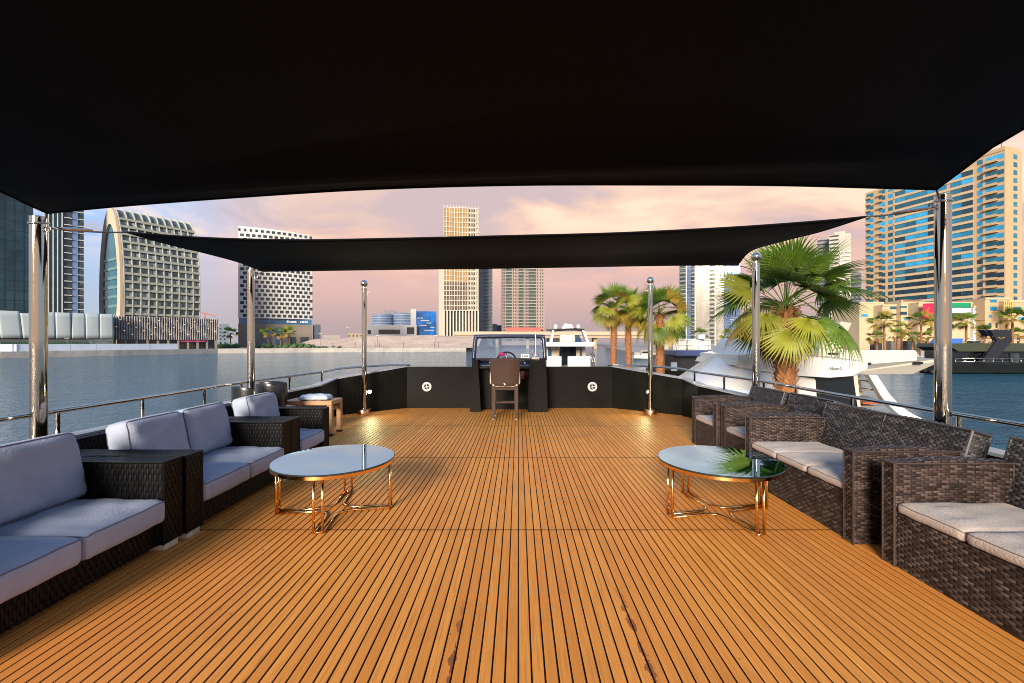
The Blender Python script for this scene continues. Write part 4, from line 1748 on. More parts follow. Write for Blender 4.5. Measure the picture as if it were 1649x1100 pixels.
# pale panelled podium at the left, with hedge and barrier
loc, rz, W = facing(-40, 182, 152)
b = thing('pale_podium', 'low pale grey building of tall leaning panels under the dark tower', 'building', loc, rz)
zt, zb = hz(503, 152), hz(545, 152)
body(b, 'core', W, 16, 0.2, zt - 0.6, mat('shadow_wall', (0.07, 0.08, 0.08), 0.8))
edges = [-0.5, -0.36, -0.21, -0.07, 0.04, 0.16, 0.27, 0.385, 0.5]
for k in range(8):
    x0, x1 = W * edges[k] + 0.07, W * edges[k + 1] - 0.07
    lean = 0.5 + 0.5 * ((k * 37) % 5) / 5
    q = MB()
    P_ = []
    for j in range(7):
        v = j / 6
        z = zb + (zt - zb) * v - (0.7 if k == 2 and j == 6 else 0)
        P_.append([Vector((x0 + (x1 - x0) * i / 8 + (0.7 if k < 3 else 0.2) * (1 - v), -0.5 - lean * v - 0.12 * math.sin(math.pi * i / 8), z)) for i in range(9)])
    q.grid(P_)
    o = q.build('panel', grey_clad, b, smooth=True)
    o.modifiers.new('thickness', 'SOLIDIFY').thickness = 0.25
q = MB()
q.box(W * 0.30, W * 0.5, -0.45, -0.01, 0.1, zb - 0.3)
q.build('shopfront', mat('shop_glass', (0.10, 0.12, 0.11), 0.15, var=0.6, vs=0.7), b)
hg = MB()
for k in range(42):
    x = -W * 0.5 + W * 0.78 * k / 41
    rr = random.uniform(0.8, 1.2)
    hg.loft([[(x + rr * s * math.cos(t), -3.4 + 0.9 * s * math.sin(t), z) for t in [2 * math.pi * i / 8 for i in range(8)]] for s, z in ((1.0, 0.0), (1.15, 1.2), (0.9, 2.3), (0.3, 3.0 + 0.3 * rr))])
o = hg.build('hedge', hedge_m, kind='stuff', smooth=True)
o.location, o.rotation_euler = loc, (0, 0, rz)
o['label'] = 'dark clipped hedge below the pale panels behind the white barrier'
q = MB()
pts_ = [(-154.0, 132.6), (-141.2, 155), (-133.0, 171)]
br = thing('white_barrier', 'long plain white hoarding standing on the left quay', 'barrier', (-141.2, 155, GROUND))
wb_m = mat('white_hoarding', (0.55, 0.6, 0.68), 0.6, var=0.05, vs=0.3)
for (a, c) in (((-178, 119), pts_[0]), (pts_[0], pts_[1]), (pts_[1], pts_[2])):
    d = Vector((c[0] - a[0], c[1] - a[1], 0))
    nseg = max(1, int(d.length / 6))
    for k in range(nseg):
        q = MB()
        q.box(d.length * k / nseg + 0.04, d.length * (k + 1) / nseg - 0.04, 1.8, 2.0, 0.35, 2.55)
        q.xform(T((a[0] + 141.2, a[1] - 155, 0)) @ RZ(math.atan2(d.y, d.x))).build('panel', wb_m, br)

# dark finned podium
loc, rz, W = facing(181, 351, 178)
b = thing('finned_podium', 'low grey building with rippled vertical fins below the arched building', 'building', loc, rz)
zt, zb = hz(511, 178), hz(547, 178)
body(b, 'wall', W, 18, zb, zt - 0.4, mat('graphite_wall', (0.055, 0.052, 0.055), 0.6, var=0.3, vs=0.5))
q = MB()
nf = 44
for k in range(nf):
    x = -W / 2 + W * (k + 0.5) / nf
    P_ = []
    for j in range(13):
        v = j / 12
        dep = -0.25 - 0.55 * (0.5 + 0.5 * math.sin(v * 11 + k * 0.9))
        P_.append([Vector((x - 0.24, -0.02, zb + (zt - zb) * v)), Vector((x - 0.05, dep, zb + (zt - zb) * v)), Vector((x + 0.05, dep, zb + (zt - zb) * v)), Vector((x + 0.24, -0.02, zb + (zt - zb) * v))])
    q.grid(P_)
q.build('fin', fin_grey, b, kind='stuff', smooth=True)
for k in range(11):
    x = -W / 2 + 0.6 + (W - 1.2) * k / 10
    q = MB()
    q.bevbox(x - 0.4, x + 0.4, 0.3, 1.1, 0, zb, 0.05)
    q.build('column', brown_stone, b)
body(b, 'shop_glazing', W - 2, 0.3, 0, zb, win_dark, y=3.0)
q = MB()
q.box(W * 0.12, W * 0.37, -0.2, 0.1, zb - 0.9, zb - 0.4)
q.build('shop_sign', mat('magenta_sign', (0.30, 0.03, 0.12), 0.5), b)
rl = MB()
for k in range(30):
    rl.box(-W / 2 + W * k / 29 - 0.25, -W / 2 + W * k / 29 + 0.25, -0.9, -0.78, zb + 2 + (k * 7 % 5) * 1.4, zb + 2.18 + (k * 7 % 5) * 1.4)
rl.build('light_strip', mat('warm_strip', (0.5, 0.42, 0.3), 0.4, emit=((1, 0.75, 0.4), 0.35)), b, kind='stuff')

# checkered white building
YC = 262
loc, rz, W = facing(383, 503, YC)
b = thing('checkered_building', 'white building with staggered square windows above a brown stone base', 'building', loc, rz)
zt, zg, zb = hz(369, YC), hz(522, YC), hz(513, YC)


def bowed(x):
    """plan of the front: a gentle convex bend"""
    return 2.6 * (x / (W / 2)) ** 2


q = MB()
xs = [-W / 2 + W * i / 24 for i in range(25)]
poly = [(x, bowed(x)) for x in xs] + [(W / 2, 26), (-W / 2, 26)]
n_ = len(poly)
q.add([(x, y, zb) for x, y in poly] + [(x, y, zt - 0.15 * (x + W / 2) / W * 6) for x, y in poly], [tuple(range(n_ - 1, -1, -1)), tuple(range(n_, 2 * n_))] + [(i, (i + 1) % n_, n_ + (i + 1) % n_, n_ + i) for i in range(n_)])
q.build('wall', white_clad, b, fix=True)
q = MB()
nr_, nc = 20, 13
rnd = random.Random(3)
fh = (zt - zb - 4.2) / nr_
for r in range(nr_):
    for c in range(nc):
        x = -W / 2 + 1.1 + (c + (0.0 if r % 2 else 0.5)) * (W - 2.6) / (nc - 0.5)
        z = zb + 0.7 + r * fh
        y = bowed(x + 0.8)
        sl = math.atan(2 * 2.6 * (x + 0.8) / (W / 2) ** 2)
        q.box(-0.98, 0.98, -0.06, 0.3, 0, fh * 0.68, T((x + 0.86, y, z)) @ RZ(sl))
for c in range(14):
    x = -W / 2 + 1.0 + c * (W - 2.2) / 13
    q.box(-0.9, 0.9, -0.06, 0.3, zt - 2.9, zt - 1.3, T((x, bowed(x), -0.4 * (x + W / 2) / W)))
q.build('window', win_dark, b, kind='stuff')
q = MB()
for r in range(nr_ + 1):
    z = zb + 0.15 + r * fh
    for i in range(24):
        a, c = Vector((xs[i], bowed(xs[i]), z)), Vector((xs[i + 1], bowed(xs[i + 1]), z))
        d = c - a
        q.box(0, d.length, -0.10, 0.0, 0, 0.16, T(a) @ RZ(math.atan2(d.y, d.x)))
q.build('ledge', mat('pale_ledge', (0.6, 0.57, 0.51), 0.6), b, kind='stuff')
body(b, 'glass_band', W - 0.6, 20, zg, zb - 0.01, blue_glass, y=2.0)
body(b, 'base', W - 0.2, 22, 0, zg - 0.01, brown_stone, y=1.2)
for (x0, x1, h) in ((-0.30, -0.24, 0.8), (-0.18, -0.06, 0.85), (-0.02, 0.08, 0.85), (0.16, 0.27, 0.45), (0.33, 0.45, 0.45)):
    q = MB()
    q.box(W * x0, W * x1, 1.05, 1.19, 0.6, zg * h)
    q.build('base_window', blue_glass if x1 < 0.1 else win_dark, b)
q = MB()
rnd = random.Random(8)
x = W * 0.14
while x < W * 0.44:
    w_ = rnd.uniform(0.5, 0.8)
    if abs(x - W * 0.29) > 0.7:
        q.box(x, x + w_, 1.7, 1.99, zg + 1.1, zg + 1.1 + rnd.uniform(0.8, 1.3))
    x += w_ + 0.3
q.build('sign_letters', mat('sign_white', (0.75, 0.75, 0.72), 0.5), b, kind='stuff')
sm = thing('service_block', 'small dark block standing right beside the checkered building', 'building', *facing(504, 516, 275)[:2])
body(sm, 'wall', 4.5, 6, 0, hz(523, 275), mat('slate_block', (0.06, 0.075, 0.10), 0.5, var=0.3, vs=0.4))
body(sm, 'parapet', 4.7, 0.2, hz(523, 275), hz(523, 275) + 0.5, mat('slate_trim', (0.16, 0.17, 0.2), 0.5))

# drums and blue glass block
YD = 420
loc, rz, W = facing(590, 704, YD)
b = thing('drum_building', 'low white building with two blue banded drums and a blue glass wing', 'building', (loc[0], loc[1], 2.0), rz)
s_ = W / 114.0
zz = lambda py: az(py, YD) - 2.0
body(b, 'podium', 80 * s_, 20, 0, zz(523.5), white_clad, x=-17 * s_)
drum_m = mat('banded_drum', (0.16, 0.24, 0.38), 0.3, var=0.15, vs=0.1)
for (cx, r_, top) in ((-33, 17.5, 505), (2, 18.5, 503.5)):
    q = MB()
    r_ *= s_
    q.lathe([(r_, zz(526)), (r_, zz(top)), (r_ * 0.96, zz(top) + 0.3)], (cx * s_, 12 + r_, 0), 40)
    dr = q.build('drum', drum_m, b, smooth='auto')
    for k in range(5):
        q = MB()
        z = zz(525) + (zz(top) - zz(525)) * (k + 0.4) / 5
        q.lathe([(r_ + 0.02, z), (r_ + 0.35, z + 0.1), (r_ + 0.35, z + 0.8), (r_ + 0.02, z + 0.9)], (cx * s_, 12 + r_, 0), 40)
        q.build('band', mat('drum_band', (0.42, 0.46, 0.52), 0.4), dr, smooth='auto')
body(b, 'slab_tower', 9 * s_, 16, 0, zz(496), white_clad, x=18 * s_, y=10)
body(b, 'glass_wing', 34 * s_, 24, 0, zz(500), mat('cobalt_glass', (0.02, 0.12, 0.36), 0.1, var=0.7, vs=0.12), x=39.5 * s_, y=6)
q = MB()
for (x, w_, pz) in ((24, 10, 512), (30, 14, 516), (40, 8, 520), (28, 12, 524), (46, 7, 527), (36, 16, 532)):
    q.box(x * s_, (x + w_) * s_, 5.6, 5.99, zz(pz), zz(pz) + 0.7)
q.build('sunshade', white_clad, b, kind='stuff')
for (x, w_, h0, h1) in ((-38, 34, 538, 531), (-55, 5, 538, 532), (7, 12, 538, 527)):
    q = MB()
    q.box(x * s_, (x + w_) * s_, -0.15, -0.01, max(0.3, zz(h0)), zz(h1))
    q.build('window_band', win_dark, b)
q = MB()
rnd = random.Random(5)
for k in range(9):
    x = -30 + k * 6.2
    q.box(x * s_, (x + rnd.uniform(2, 5)) * s_, 24, 30, zz(504), zz(504) + rnd.uniform(1.5, 4.5))
q.build('roof_plant', mat('roof_plant', (0.26, 0.24, 0.23), 0.7, var=0.3, vs=0.2), b, kind='stuff')

# tower in the middle, its reflections put into the glazing colours
YT = 335
loc, rz, W = facing(715, 770, YT)
b = thing('gold_reflection_tower', 'slim tower with a gold sunset reflection coloured into its glazing, in a white grid behind the helm', 'building', loc, R(9))
zt, z1, z0 = hz(333, YT), hz(500, YT), hz(536, YT)
sunset_glass = mat('sunset_glass', (0.52, 0.345, 0.16), 0.16, 0.75, var=0.3, vs=0.25, stretch=(3, 1, 0.4))  # sunset reflection put into the colour of the upper panes
dark_reflection = mat('dark_reflection_glass', (0.10, 0.075, 0.06), 0.15, var=0.5, vs=0.3)  # dark reflection put into the colour of the lower panes
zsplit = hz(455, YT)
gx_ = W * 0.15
body(b, 'sunset_glazing', W * 0.70, 20, zsplit, zt - 1.5, sunset_glass, x=-gx_)
body(b, 'dark_reflection_glazing', W * 0.70, 20, z1, zsplit - 0.01, dark_reflection, x=-gx_)
body(b, 'window_bay', W * 0.30, 20, z1, zt - 1.5, mat('straw_wall', (0.34, 0.29, 0.2), 0.5, var=0.1, vs=0.3), x=W * 0.35)
white_grid = mat('white_grid', (0.52, 0.47, 0.39), 0.6)
bars(b, 'grid_frame', W, z1, zt - 1.0, 13, 21, 0.36, 0.7, white_grid, tz=0.42)
q = MB()
for j in range(21):
    z = z1 + (zt - 1 - z1) * j / 21
    for i in range(3):
        x = W * (0.215 + 0.077 * i + 0.01)
        q.box(x, x + W * 0.058, -0.2, -0.01, z + 1.2, z + 3.0)
q.build('window', win_dark, b, kind='stuff')
for i in range(12):
    x = -W / 2 + W * (i + 0.0) / 11
    q = MB()
    q.box(x - 0.45, x + 0.45, -0.8, 0.6, 0, z1 - 0.25)
    q.build('pier', white_grid, b)
body(b, 'lobby_wall', W - 1, 18, 0, z1 - 0.02, brown_stone, y=2.0)
for i in range(12):
    x = -W / 2 + W * (i + 0.0) / 11
    q = MB()
    q.box(x - 0.2, x + 0.2, -0.6, -0.2, zt - 0.9, zt + 0.7)
    q.build('crown_post', white_grid, b)
# its right flank
q = MB()
for j in range(22):
    z = z1 + (zt - 1 - z1) * j / 21
    q.box(W / 2 + 0.01, W / 2 + 0.6, 0, 20, z - 0.2, z + 0.25)
q.build('flank_ledge', white_grid, b, kind='stuff')
loc, rz, W = facing(706.5, 716, 352)
b = thing('slab_annex', 'narrow plain cream slab against the left of the gold tower', 'building', loc, rz)
body(b, 'wall', W, 12, 0, hz(410, 352), mat('cream_render', (0.436, 0.383, 0.317), 0.8, var=0.05, vs=0.1))
body(b, 'parapet', W * 1.04, 0.4, hz(410, 352), hz(409, 352), white_clad)
loc, rz, W = facing(768, 793, 372)
b = thing('grey_tower', 'darker grey tower half hidden behind the right of the gold tower', 'building', loc, rz)
zt = hz(405, 372)
body(b, 'wall', W, 16, 0, zt, mat('blue_grey_wall', (0.22, 0.25, 0.28), 0.5, var=0.25, vs=0.2))
q = MB()
for j in range(26):
    z = 3 + (zt - 4) * j / 26
    q.box(-W * 0.1, W * 0.28, -0.5, -0.01, z, z + 0.9)
    q.box(W * 0.36, W * 0.49, -0.15, -0.01, z, z + 2.0)
q.build('balcony', mat('grey_rail', (0.10, 0.12, 0.14), 0.4), b, kind='stuff')

# pinkish residential tower
YR = 385
loc, rz, W = facing(808, 877, YR)
b = thing('pink_tower', 'pinkish apartment tower with dark balcony columns right of the gold tower', 'building', loc, R(3))
zt = hz(392, YR)
pink_wall = mat('pink_render', (0.28, 0.215, 0.185), 0.8, var=0.06, vs=0.15)
body(b, 'wall', W, 20, 0, zt, pink_wall)
for (u0, u1, dp) in ((0.10, 0.235, 0.5), (0.39, 0.51, 0.4), (0.625, 0.80, 0.6)):
    q = MB()
    q.box(-W / 2 + W * u0, -W / 2 + W * u1, -0.12, -0.01, 3, zt - 2)
    col_ = q.build('balcony_column', mat('dark_green_glass', (0.05, 0.075, 0.07), 0.2, var=0.5, vs=0.4), b)
    q = MB()
    for j in range(30):
        z = 3 + (zt - 6) * j / 30
        q.box(-W / 2 + W * u0, -W / 2 + W * u1, -1.0, -0.13, z, z + 0.5)
    q.build('balcony', mat('grey_pink_slab', (0.34, 0.30, 0.27), 0.7), col_, kind='stuff')
q = MB()
for j in range(30):
    z = 4 + (zt - 6) * j / 30
    for u in (0.265, 0.305, 0.345, 0.535, 0.57, 0.60, 0.83, 0.90, 0.95, 0.02, 0.06):
        q.box(-W / 2 + W * u, -W / 2 + W * (u + 0.02), -0.1, -0.01, z, z + 1.6)
q.build('window', win_dark, b, kind='stuff')
body(b, 'podium', W * 0.8, 8, hz(534, YR), hz(528, YR), mat('red_podium', (0.42, 0.10, 0.08), 0.7), y=-9)

# ------------------------------------------------------------------ bridge
br_m = mat('bridge_concrete', (0.363, 0.277, 0.185), 0.8, var=0.08, vs=0.1)
YB = 300
b = thing('road_bridge', 'long low concrete bridge crossing the canal behind the helm', 'bridge', (ax(732, YB), YB, 0))
x1 = ax(1075, YB) - ax(732, YB)
q = MB()
q.box(0, x1, 0, 14, az(544.5, YB), az(537, YB))
q.build('girder', br_m, b)
q = MB()
q.box(0, x1, -1.2, -0.02, az(539.5, YB), az(534, YB))
q.build('parapet', mat('bridge_parapet', (0.409, 0.330, 0.238), 0.8, var=0.06, vs=0.2), b)
q = MB()
q.box(0, ax(762, YB) - ax(732, YB), 1, 12, WATER - 1, az(544.5, YB) - 0.01)
q.build('abutment', mat('dark_abutment', (0.12, 0.10, 0.09), 0.8, var=0.3, vs=0.2), b)
for px in (800, 850, 905, 960, 1015, 1060):
    q = MB()
    q.bevbox(ax(px, YB) - ax(732, YB) - 1.1, ax(px, YB) - ax(732, YB) + 1.1, 3, 11, WATER - 1, az(544.5, YB) - 0.01, 0.2)
    q.build('pier', br_m, b)
# low far quarter behind the bridge
far_m = [mat('far_wall_pale', (0.304, 0.264, 0.238), 0.8, var=0.1, vs=0.05), mat('far_wall_blue', (0.145, 0.178, 0.218), 0.6, var=0.1, vs=0.05), mat('far_wall_sand', (0.317, 0.238, 0.165), 0.8, var=0.1, vs=0.05)]
far = [(352, 369, 523, 500, 1, 'small blue grey block far away left of the checkered building'),
       (520, 548, 541, 520, 0, 'low pale far building right of the checkered building'),
       (560, 588, 538, 520, 2, 'low sandy far building left of the drum building'),
       (705, 716, 532, 430, 2, 'small sandy block between the drum building and gold tower'),
       (775, 800, 523, 420, 0, 'low pale block at the right foot of the gold tower'),
       (790, 812, 525, 430, 1, 'low blue grey block left of the pink tower'),
       (880, 902, 531, 560, 2, 'low sandy far block behind the white cruiser'),
       (1050, 1098, 520, 300, 2, 'low tan block behind the palms left of the glass tower'),
       (1190, 1262, 512, 330, 0, 'low pale block behind the big palm tree'),
       (55, 100, 480, 260, 0, 'pale block glimpsed between the left towers')]
for (p0, p1, py, y, mi, lab) in far:
    loc, rz, W = facing(p0, p1, y)
    b = thing('far_building', lab, 'building', loc, rz, 'far low buildings')
    body(b, 'wall', W, 15, 0, hz(py, y), far_m[mi])
    body(b, 'parapet', W * 1.02, 0.4, hz(py, y), hz(py, y) + 0.8, far_m[mi], y=-0.1)
    q = MB()
    nfl = max(1, int(hz(py, y) / 4))
    for j in range(nfl):
        for i in range(max(2, int(W / 4))):
            x = -W / 2 + 1 + i * (W - 2) / max(2, int(W / 4))
            q.box(x, x + 1.6, -0.08, -0.01, 1.2 + j * 4, 2.9 + j * 4)
    q.build('window', win_dark, b, kind='stuff')

# ------------------------------------------------------------------ right hand towers
loc, rz, W = facing(1094, 1192, 310)
b = thing('mirror_tower', 'glass tower with cream and blue reflections coloured in as vertical stripes behind the palms', 'building', loc, rz)
zt = hz(388, 310)
sky_glass = mat('pale_reflection_glass', (0.3, 0.285, 0.25), 0.14, 0.6, var=0.25, vs=0.12, stretch=(2, 1, 0.5))
blue_m = mat('blue_reflection_glass', (0.08, 0.13, 0.24), 0.1, 0.5, var=0.7, vs=0.10, stretch=(2, 1, 0.4))
strips = [(0.0, 0.12, 'g'), (0.12, 0.20, 'b'), (0.20, 0.27, 'g'), (0.27, 0.50, 'c'), (0.50, 0.60, 'w'), (0.60, 0.74, 'c'), (0.74, 1.0, 'b')]  # pale and blue facade reflections laid out as strips of differing colour
for (u0, u1, k) in strips:
    q = MB()
    q.box(-W / 2 + W * u0 + 0.06, -W / 2 + W * u1 - 0.06, -0.4 if k == 'c' else 0.0, 18, 0, zt - (6 if k == 'b' else 0))
    s = q.build('facade_strip', {'g': dark_glass, 'b': blue_m, 'c': sky_glass, 'w': sky_glass}[k], b)
    if k in 'wg':
        q = MB()
        for j in range(24):
            q.box(-W / 2 + W * u0 + 0.4, -W / 2 + W * u1 - 0.4, -0.7 if k == 'g' else -0.3, -0.01, 2 + j * zt / 25, 2 + j * zt / 25 + (0.5 if k == 'g' else 1.7))
        q.build('floor_band', fin_grey if k == 'g' else win_dark, s, kind='stuff')
for u in (0.12, 0.27, 0.60):
    q = MB()
    q.box(-W / 2 + W * u - 0.3, -W / 2 + W * u + 0.3, -0.9, -0.41, 0, zt + 2)
    q.build('fin', white_clad, b)
q = MB()
for j in range(30):
    q.box(-W / 2, W / 2, -0.46, -0.405, 2.5 + j * zt / 30, 2.7 + j * zt / 30)
q.build('floor_line', mat('floor_line', (0.2, 0.21, 0.22), 0.5), b, kind='stuff')
for (p0, p1, py, y, label, mt) in ((1316, 1336, 386, 420, 'slim grey tower behind the top of the big palm', 1), (1335, 1370, 377, 400, 'slim cream tower with stacked balconies beside the tan tower', 0), (1369, 1387, 440, 410, 'small dark tower just left of the tan apartment tower', 2)):
    loc, rz, W = facing(p0, p1, y)
    b = thing('slim_tower', label, 'building', loc, rz, 'slim towers behind the big palm')
    zt = hz(py, y)
    wm = (mat('tower_cream', (0.36, 0.33, 0.27), 0.6, var=0.1, vs=0.2), mat('tower_grey', (0.145, 0.152, 0.165), 0.5, var=0.2, vs=0.2), mat('tower_dark', (0.07, 0.085, 0.11), 0.4, var=0.4, vs=0.2))[mt]
    body(b, 'wall', W, 14, 0, zt, wm)
    body(b, 'roof_box', W * 0.5, 6, zt, zt + 3, wm, y=3)
    q = MB()
    nfl = int(zt / 3.6)
    for j in range(nfl):
        z = 2 + j * 3.6
        q.box(-W * 0.48, -W * 0.05 if mt == 0 else W * 0.48, -0.15, -0.01, z + 1.0, z + 2.4)
    q.build('window_band', win_dark, b, kind='stuff')
    if mt == 0:
        q = MB()
        for j in range(nfl - 4):
            z = 2 + j * 3.6
            q.box(W * 0.0, W * 0.5, -1.1, -0.01, z, z + 1.1)
        q.build('balcony', white_clad, b, kind='stuff')

# tan apartment tower: long face runs away from us, short face to the right
b = thing('apartment_tower', 'tall tan apartment tower with blue windows at the right edge', 'building', (190.4, 170.0, GROUND), 0)
u_ = Vector((-0.287, 0.958, 0))
v_ = Vector((0.958, 0.287, 0))
Mb = Matrix(((u_.x, v_.x, 0, 0), (u_.y, v_.y, 0, 0), (0, 0, 1, 0), (0, 0, 0, 1)))   # local x = along the long face, y = into the building
H_ = 78.4
LF, WF = 52.0, 10.4
q = MB()
q.box(0, LF, 0, WF, 0, H_)
q.xform(Mb).build('wall', tan_wall, b, fix=True)
q = MB()
q.box(0.2, 20, 0.2, WF - 0.2, H_, H_ + 1.6)
q.box(0.0, 34, -0.25, 0.0 + 0.3, H_, H_ + 0.9)
q.xform(Mb).build('parapet', tan_wall, b, fix=True, kind='stuff')
q = MB()
q.loft([[(12 + 7 * c, 1.5, H_ + 1.6 + 5.5 * s) for c, s in ((-1, 0), (1, 0), (0.5, 0.8), (0, 1.0), (-0.4, 0.7))], [(12 + 7 * c, 6, H_ + 1.6 + 5.5 * s) for c, s in ((-1, 0), (1, 0), (0.5, 0.8), (0, 1.0), (-0.4, 0.7))]])
q.xform(Mb).build('roof_fin', white_clad, b, fix=True)
q = MB()
q.tube([Mb @ Vector((2.0, 2, H_ + 1.6)), Mb @ Vector((2.0, 2, H_ + 5.5))], 0.12, 6)
q.tube([Mb @ Vector((5.5, 2, H_ + 5.9)), Mb @ Vector((0.6, 2, H_ + 5.2))], 0.45, 6)
q.build('roof_crane', dark_pl, b)
tower_glass = [mat('azure_window', (0.02, 0.22, 0.40), 0.10, var=0.35, vs=0.5, rand=0.45), mat('teal_window', (0.015, 0.10, 0.15), 0.10, var=0.4, vs=0.5, rand=0.5), mat('night_window', (0.012, 0.035, 0.055), 0.10, var=0.5, vs=0.5, rand=0.5)]
FLH = 3.12
NFL = 22
bays = [(0.35, 5.9, 'balcony'), (6.7, 8.6, 'win'), (9.8, 13.6, 'bal'), (13.6, 17.4, 'win'), (18.6, 22.2, 'win'), (22.2, 25.6, 'bal'), (25.6, 30.0, 'win'), (30.0, 34.4, 'win'), (34.4, 38.7, 'bal'), (39.5, 41.7, 'win'), (42.8, 45.8, 'balcony'), (48.2, 51.5, 'balcony')]
shared = {}


def wmesh(kind, w_, mi):
    key = (kind, round(w_, 2), mi)
    if key not in shared:
        q_ = MB()
        if kind == 'win':
            q_.box(0, w_, -0.02, 0.25, 0, 1.85)
            for k in range(1, max(2, int(w_ / 1.3))):
                x = w_ * k / max(2, int(w_ / 1.3))
                q_.box(x - 0.05, x + 0.05, -0.06, -0.021, 0, 1.85)
            shared[key] = q_.xform(Mb).mesh('window', tower_glass[mi], fix=True)
        elif kind == 'slab':
            q_.box(0, w_, -1.25, -0.01, 0, 0.32)
            q_.box(0, w_, -1.25, -1.12, 0.33, 1.0)
            shared[key] = q_.xform(Mb).mesh('balcony', tan_wall, fix=True)
        elif kind == 'band':
            q_.box(0, w_, -0.28, -0.01, 0, 0.85)
            shared[key] = q_.xform(Mb).mesh('spandrel', tan_pale, fix=True)
    return shared[key]


rnd = random.Random(12)
for j in range(NFL):
    z = 9.2 + j * FLH
    if z + 2 > H_:
        break
    for (a, c, kind) in bays:
        if j >= 20 and 9 < a < 39 and rnd.random() < 0.15:
            continue
        hi = j > 8
        mi = rnd.choice((0, 0, 1) if hi and kind != 'bal' else (1, 2, 2) if not hi else (0, 1, 2))
        o = link('window', wmesh('win', c - a - 0.1, mi), b)
        o.location = Mb @ Vector((a + 0.05, -0.03, z + 0.85))
        if kind == 'balcony':
            o = link('balcony', wmesh('slab', (c - a) * 0.72, 0), b)
            o.location = Mb @ Vector((a + (c - a) * 0.28, 0, z))
    o = link('spandrel', wmesh('band', 29.2, 0), b)
    o.location = Mb @ Vector((9.7, 0, z - 0.35))
for j in range(NFL):   # single column of windows on the short face
    z = 9.2 + j * FLH
    q = MB()
    if j == 0:
        q.box(-0.05, 0.2, 5.0, 7.4, 0, 1.9)
        sm_ = q.xform(Mb).mesh('window', tower_glass[1], fix=True)
    o = link('window', sm_, b)
    o.location = (0, 0, z + 0.7)

# tan podium in front of the tower with a national flag
b = thing('tan_podium', 'low stepped tan building with small windows below the apartment tower', 'building', (0, 150, GROUND))
steps = [(1384, 1422, 487, 160), (1421, 1452, 491, 156), (1451, 1480, 484, 154), (1479, 1568, 487, 150), (1567, 1588, 493, 149), (1586, 1625, 480, 146), (1624, 1800, 484, 143)]
for i, (p0, p1, py, y) in enumerate(steps):
    x0, x1_ = ax(p0, y), ax(p1, y)
    q = MB()
    q.box(x0, x1_, y - 150, y - 150 + 14, 0, hz(py, y))
    w_ = q.build('wall', (tan_pale, tan_pale, tan_pale, tan_pale, white_clad, tan_wall, tan_wall)[i], b)
    q = MB()
    q.box(x0 - 0.1, x1_ + 0.1, y - 150 - 0.25, y - 150 - 0.01, hz(py, y) - 0.5, hz(py, y) + 0.15)
    q.build('cornice', tan_pale, w_)
rnd = random.Random(21)
spots_ = [(1387, 1397, 506, 510, 160), (1407, 1411, 505, 509, 160), (1416, 1420, 504, 509, 160), (1407, 1411, 515, 518, 160), (1450, 1460, 502, 507, 154), (1472, 1477, 501, 506, 154), (1450, 1460, 493, 496, 154), (1465, 1470, 492, 496, 154), (1433, 1444, 494, 498, 156), (1433, 1444, 505, 508, 156), (1456, 1462, 513, 516, 154),
          (1538, 1543, 521, 526, 150), (1496, 1502, 518, 522, 150), (1594, 1605, 482, 487, 146), (1594, 1605, 494, 500, 146), (1592, 1597, 507, 512, 146), (1592, 1596, 520, 528, 146), (1603, 1606, 520, 528, 146), (1630, 1644, 494, 499, 143), (1569, 1585, 497, 500, 149), (1569, 1585, 506, 509, 149), (1569, 1585, 514, 517, 149), (1640, 1649, 510, 516, 143)]
for (p0, p1, y0, y1, yy) in spots_:
    q = MB()
    q.box(ax(p0, yy), ax(p1, yy), yy - 150 - 0.12, yy - 150 - 0.01, hz(y1, yy), hz(y0, yy))
    q.build('window', rnd.choice(tower_glass), b)
q = MB()   # pergola lattice
for i in range(5):
    x = ax(1612.5 + i * 3.2, 142)
    q.box(x - 0.13, x + 0.13, -9.0, -8.6, hz(512, 142), hz(485, 142))
for j in range(5):
    z = hz(486 + j * 6.2, 142)
    q.box(ax(1611, 142), ax(1627, 142), -8.95, -8.65, z - 0.13, z + 0.13)
q.build('lattice', mat('ochre_lattice', (0.55, 0.36, 0.12), 0.7), b, kind='stuff')
for k in range(9):   # arcade openings at street level
    p0 = 1400 + k * 26
    q = MB()
    q.box(ax(p0, 148), ax(p0 + 12, 148), -4.2, -2.2, 0.1, 3.6)
    q.build('arcade_bay', brown_stone if k % 2 else win_dark, b)
q = MB()
q.loft([[(ax(1456 + 30 * u, 153), 3 + 8 * v, hz(484, 153)) for u, v in ((0, 0), (1, 0), (1, 1), (0, 1))], [(ax(1456 + 12 + 6 * u, 153), 3 + 8 * v, hz(480.5, 153)) for u, v in ((0, 0.45), (1, 0.45), (1, 0.55), (0, 0.55))]])
q.build('hip_roof', mat('clay_roof', (0.277, 0.145, 0.086), 0.8), b, fix=True)

fl = thing('flag', 'long red, green, white and black flag hung on the tan building', 'flag', (ax(1486, 147.2), 147.2, az(514, 147.2)), 0)
fw, fh_ = ax(1563, 147.2) - ax(1486, 147.2), az(489, 147.2) - az(514, 147.2)
flag_cols = {'red': (0.62, 0.005, 0.045), 'green': (0.0, 0.20, 0.09), 'white': (0.68, 0.66, 0.70), 'black': (0.015, 0.015, 0.018)}


def cloth(x0, x1_, z0, z1_, name, c):
    q_ = MB()
    q_.grid([[Vector((x0 + (x1_ - x0) * i / 12, 0.12 * math.sin((x0 + (x1_ - x0) * i / 12) * 1.9), z0 + (z1_ - z0) * j / 3 + 0.06 * math.sin((x0 + (x1_ - x0) * i / 12) * 0.7) + 0.35 * (x0 + (x1_ - x0) * i / 12) / fw)) for i in range(13)] for j in range(4)])
    o_ = q_.build(name, mat('flag_' + name, c, 0.8), fl, smooth=True)
    o_.modifiers.new('thickness', 'SOLIDIFY').thickness = 0.02


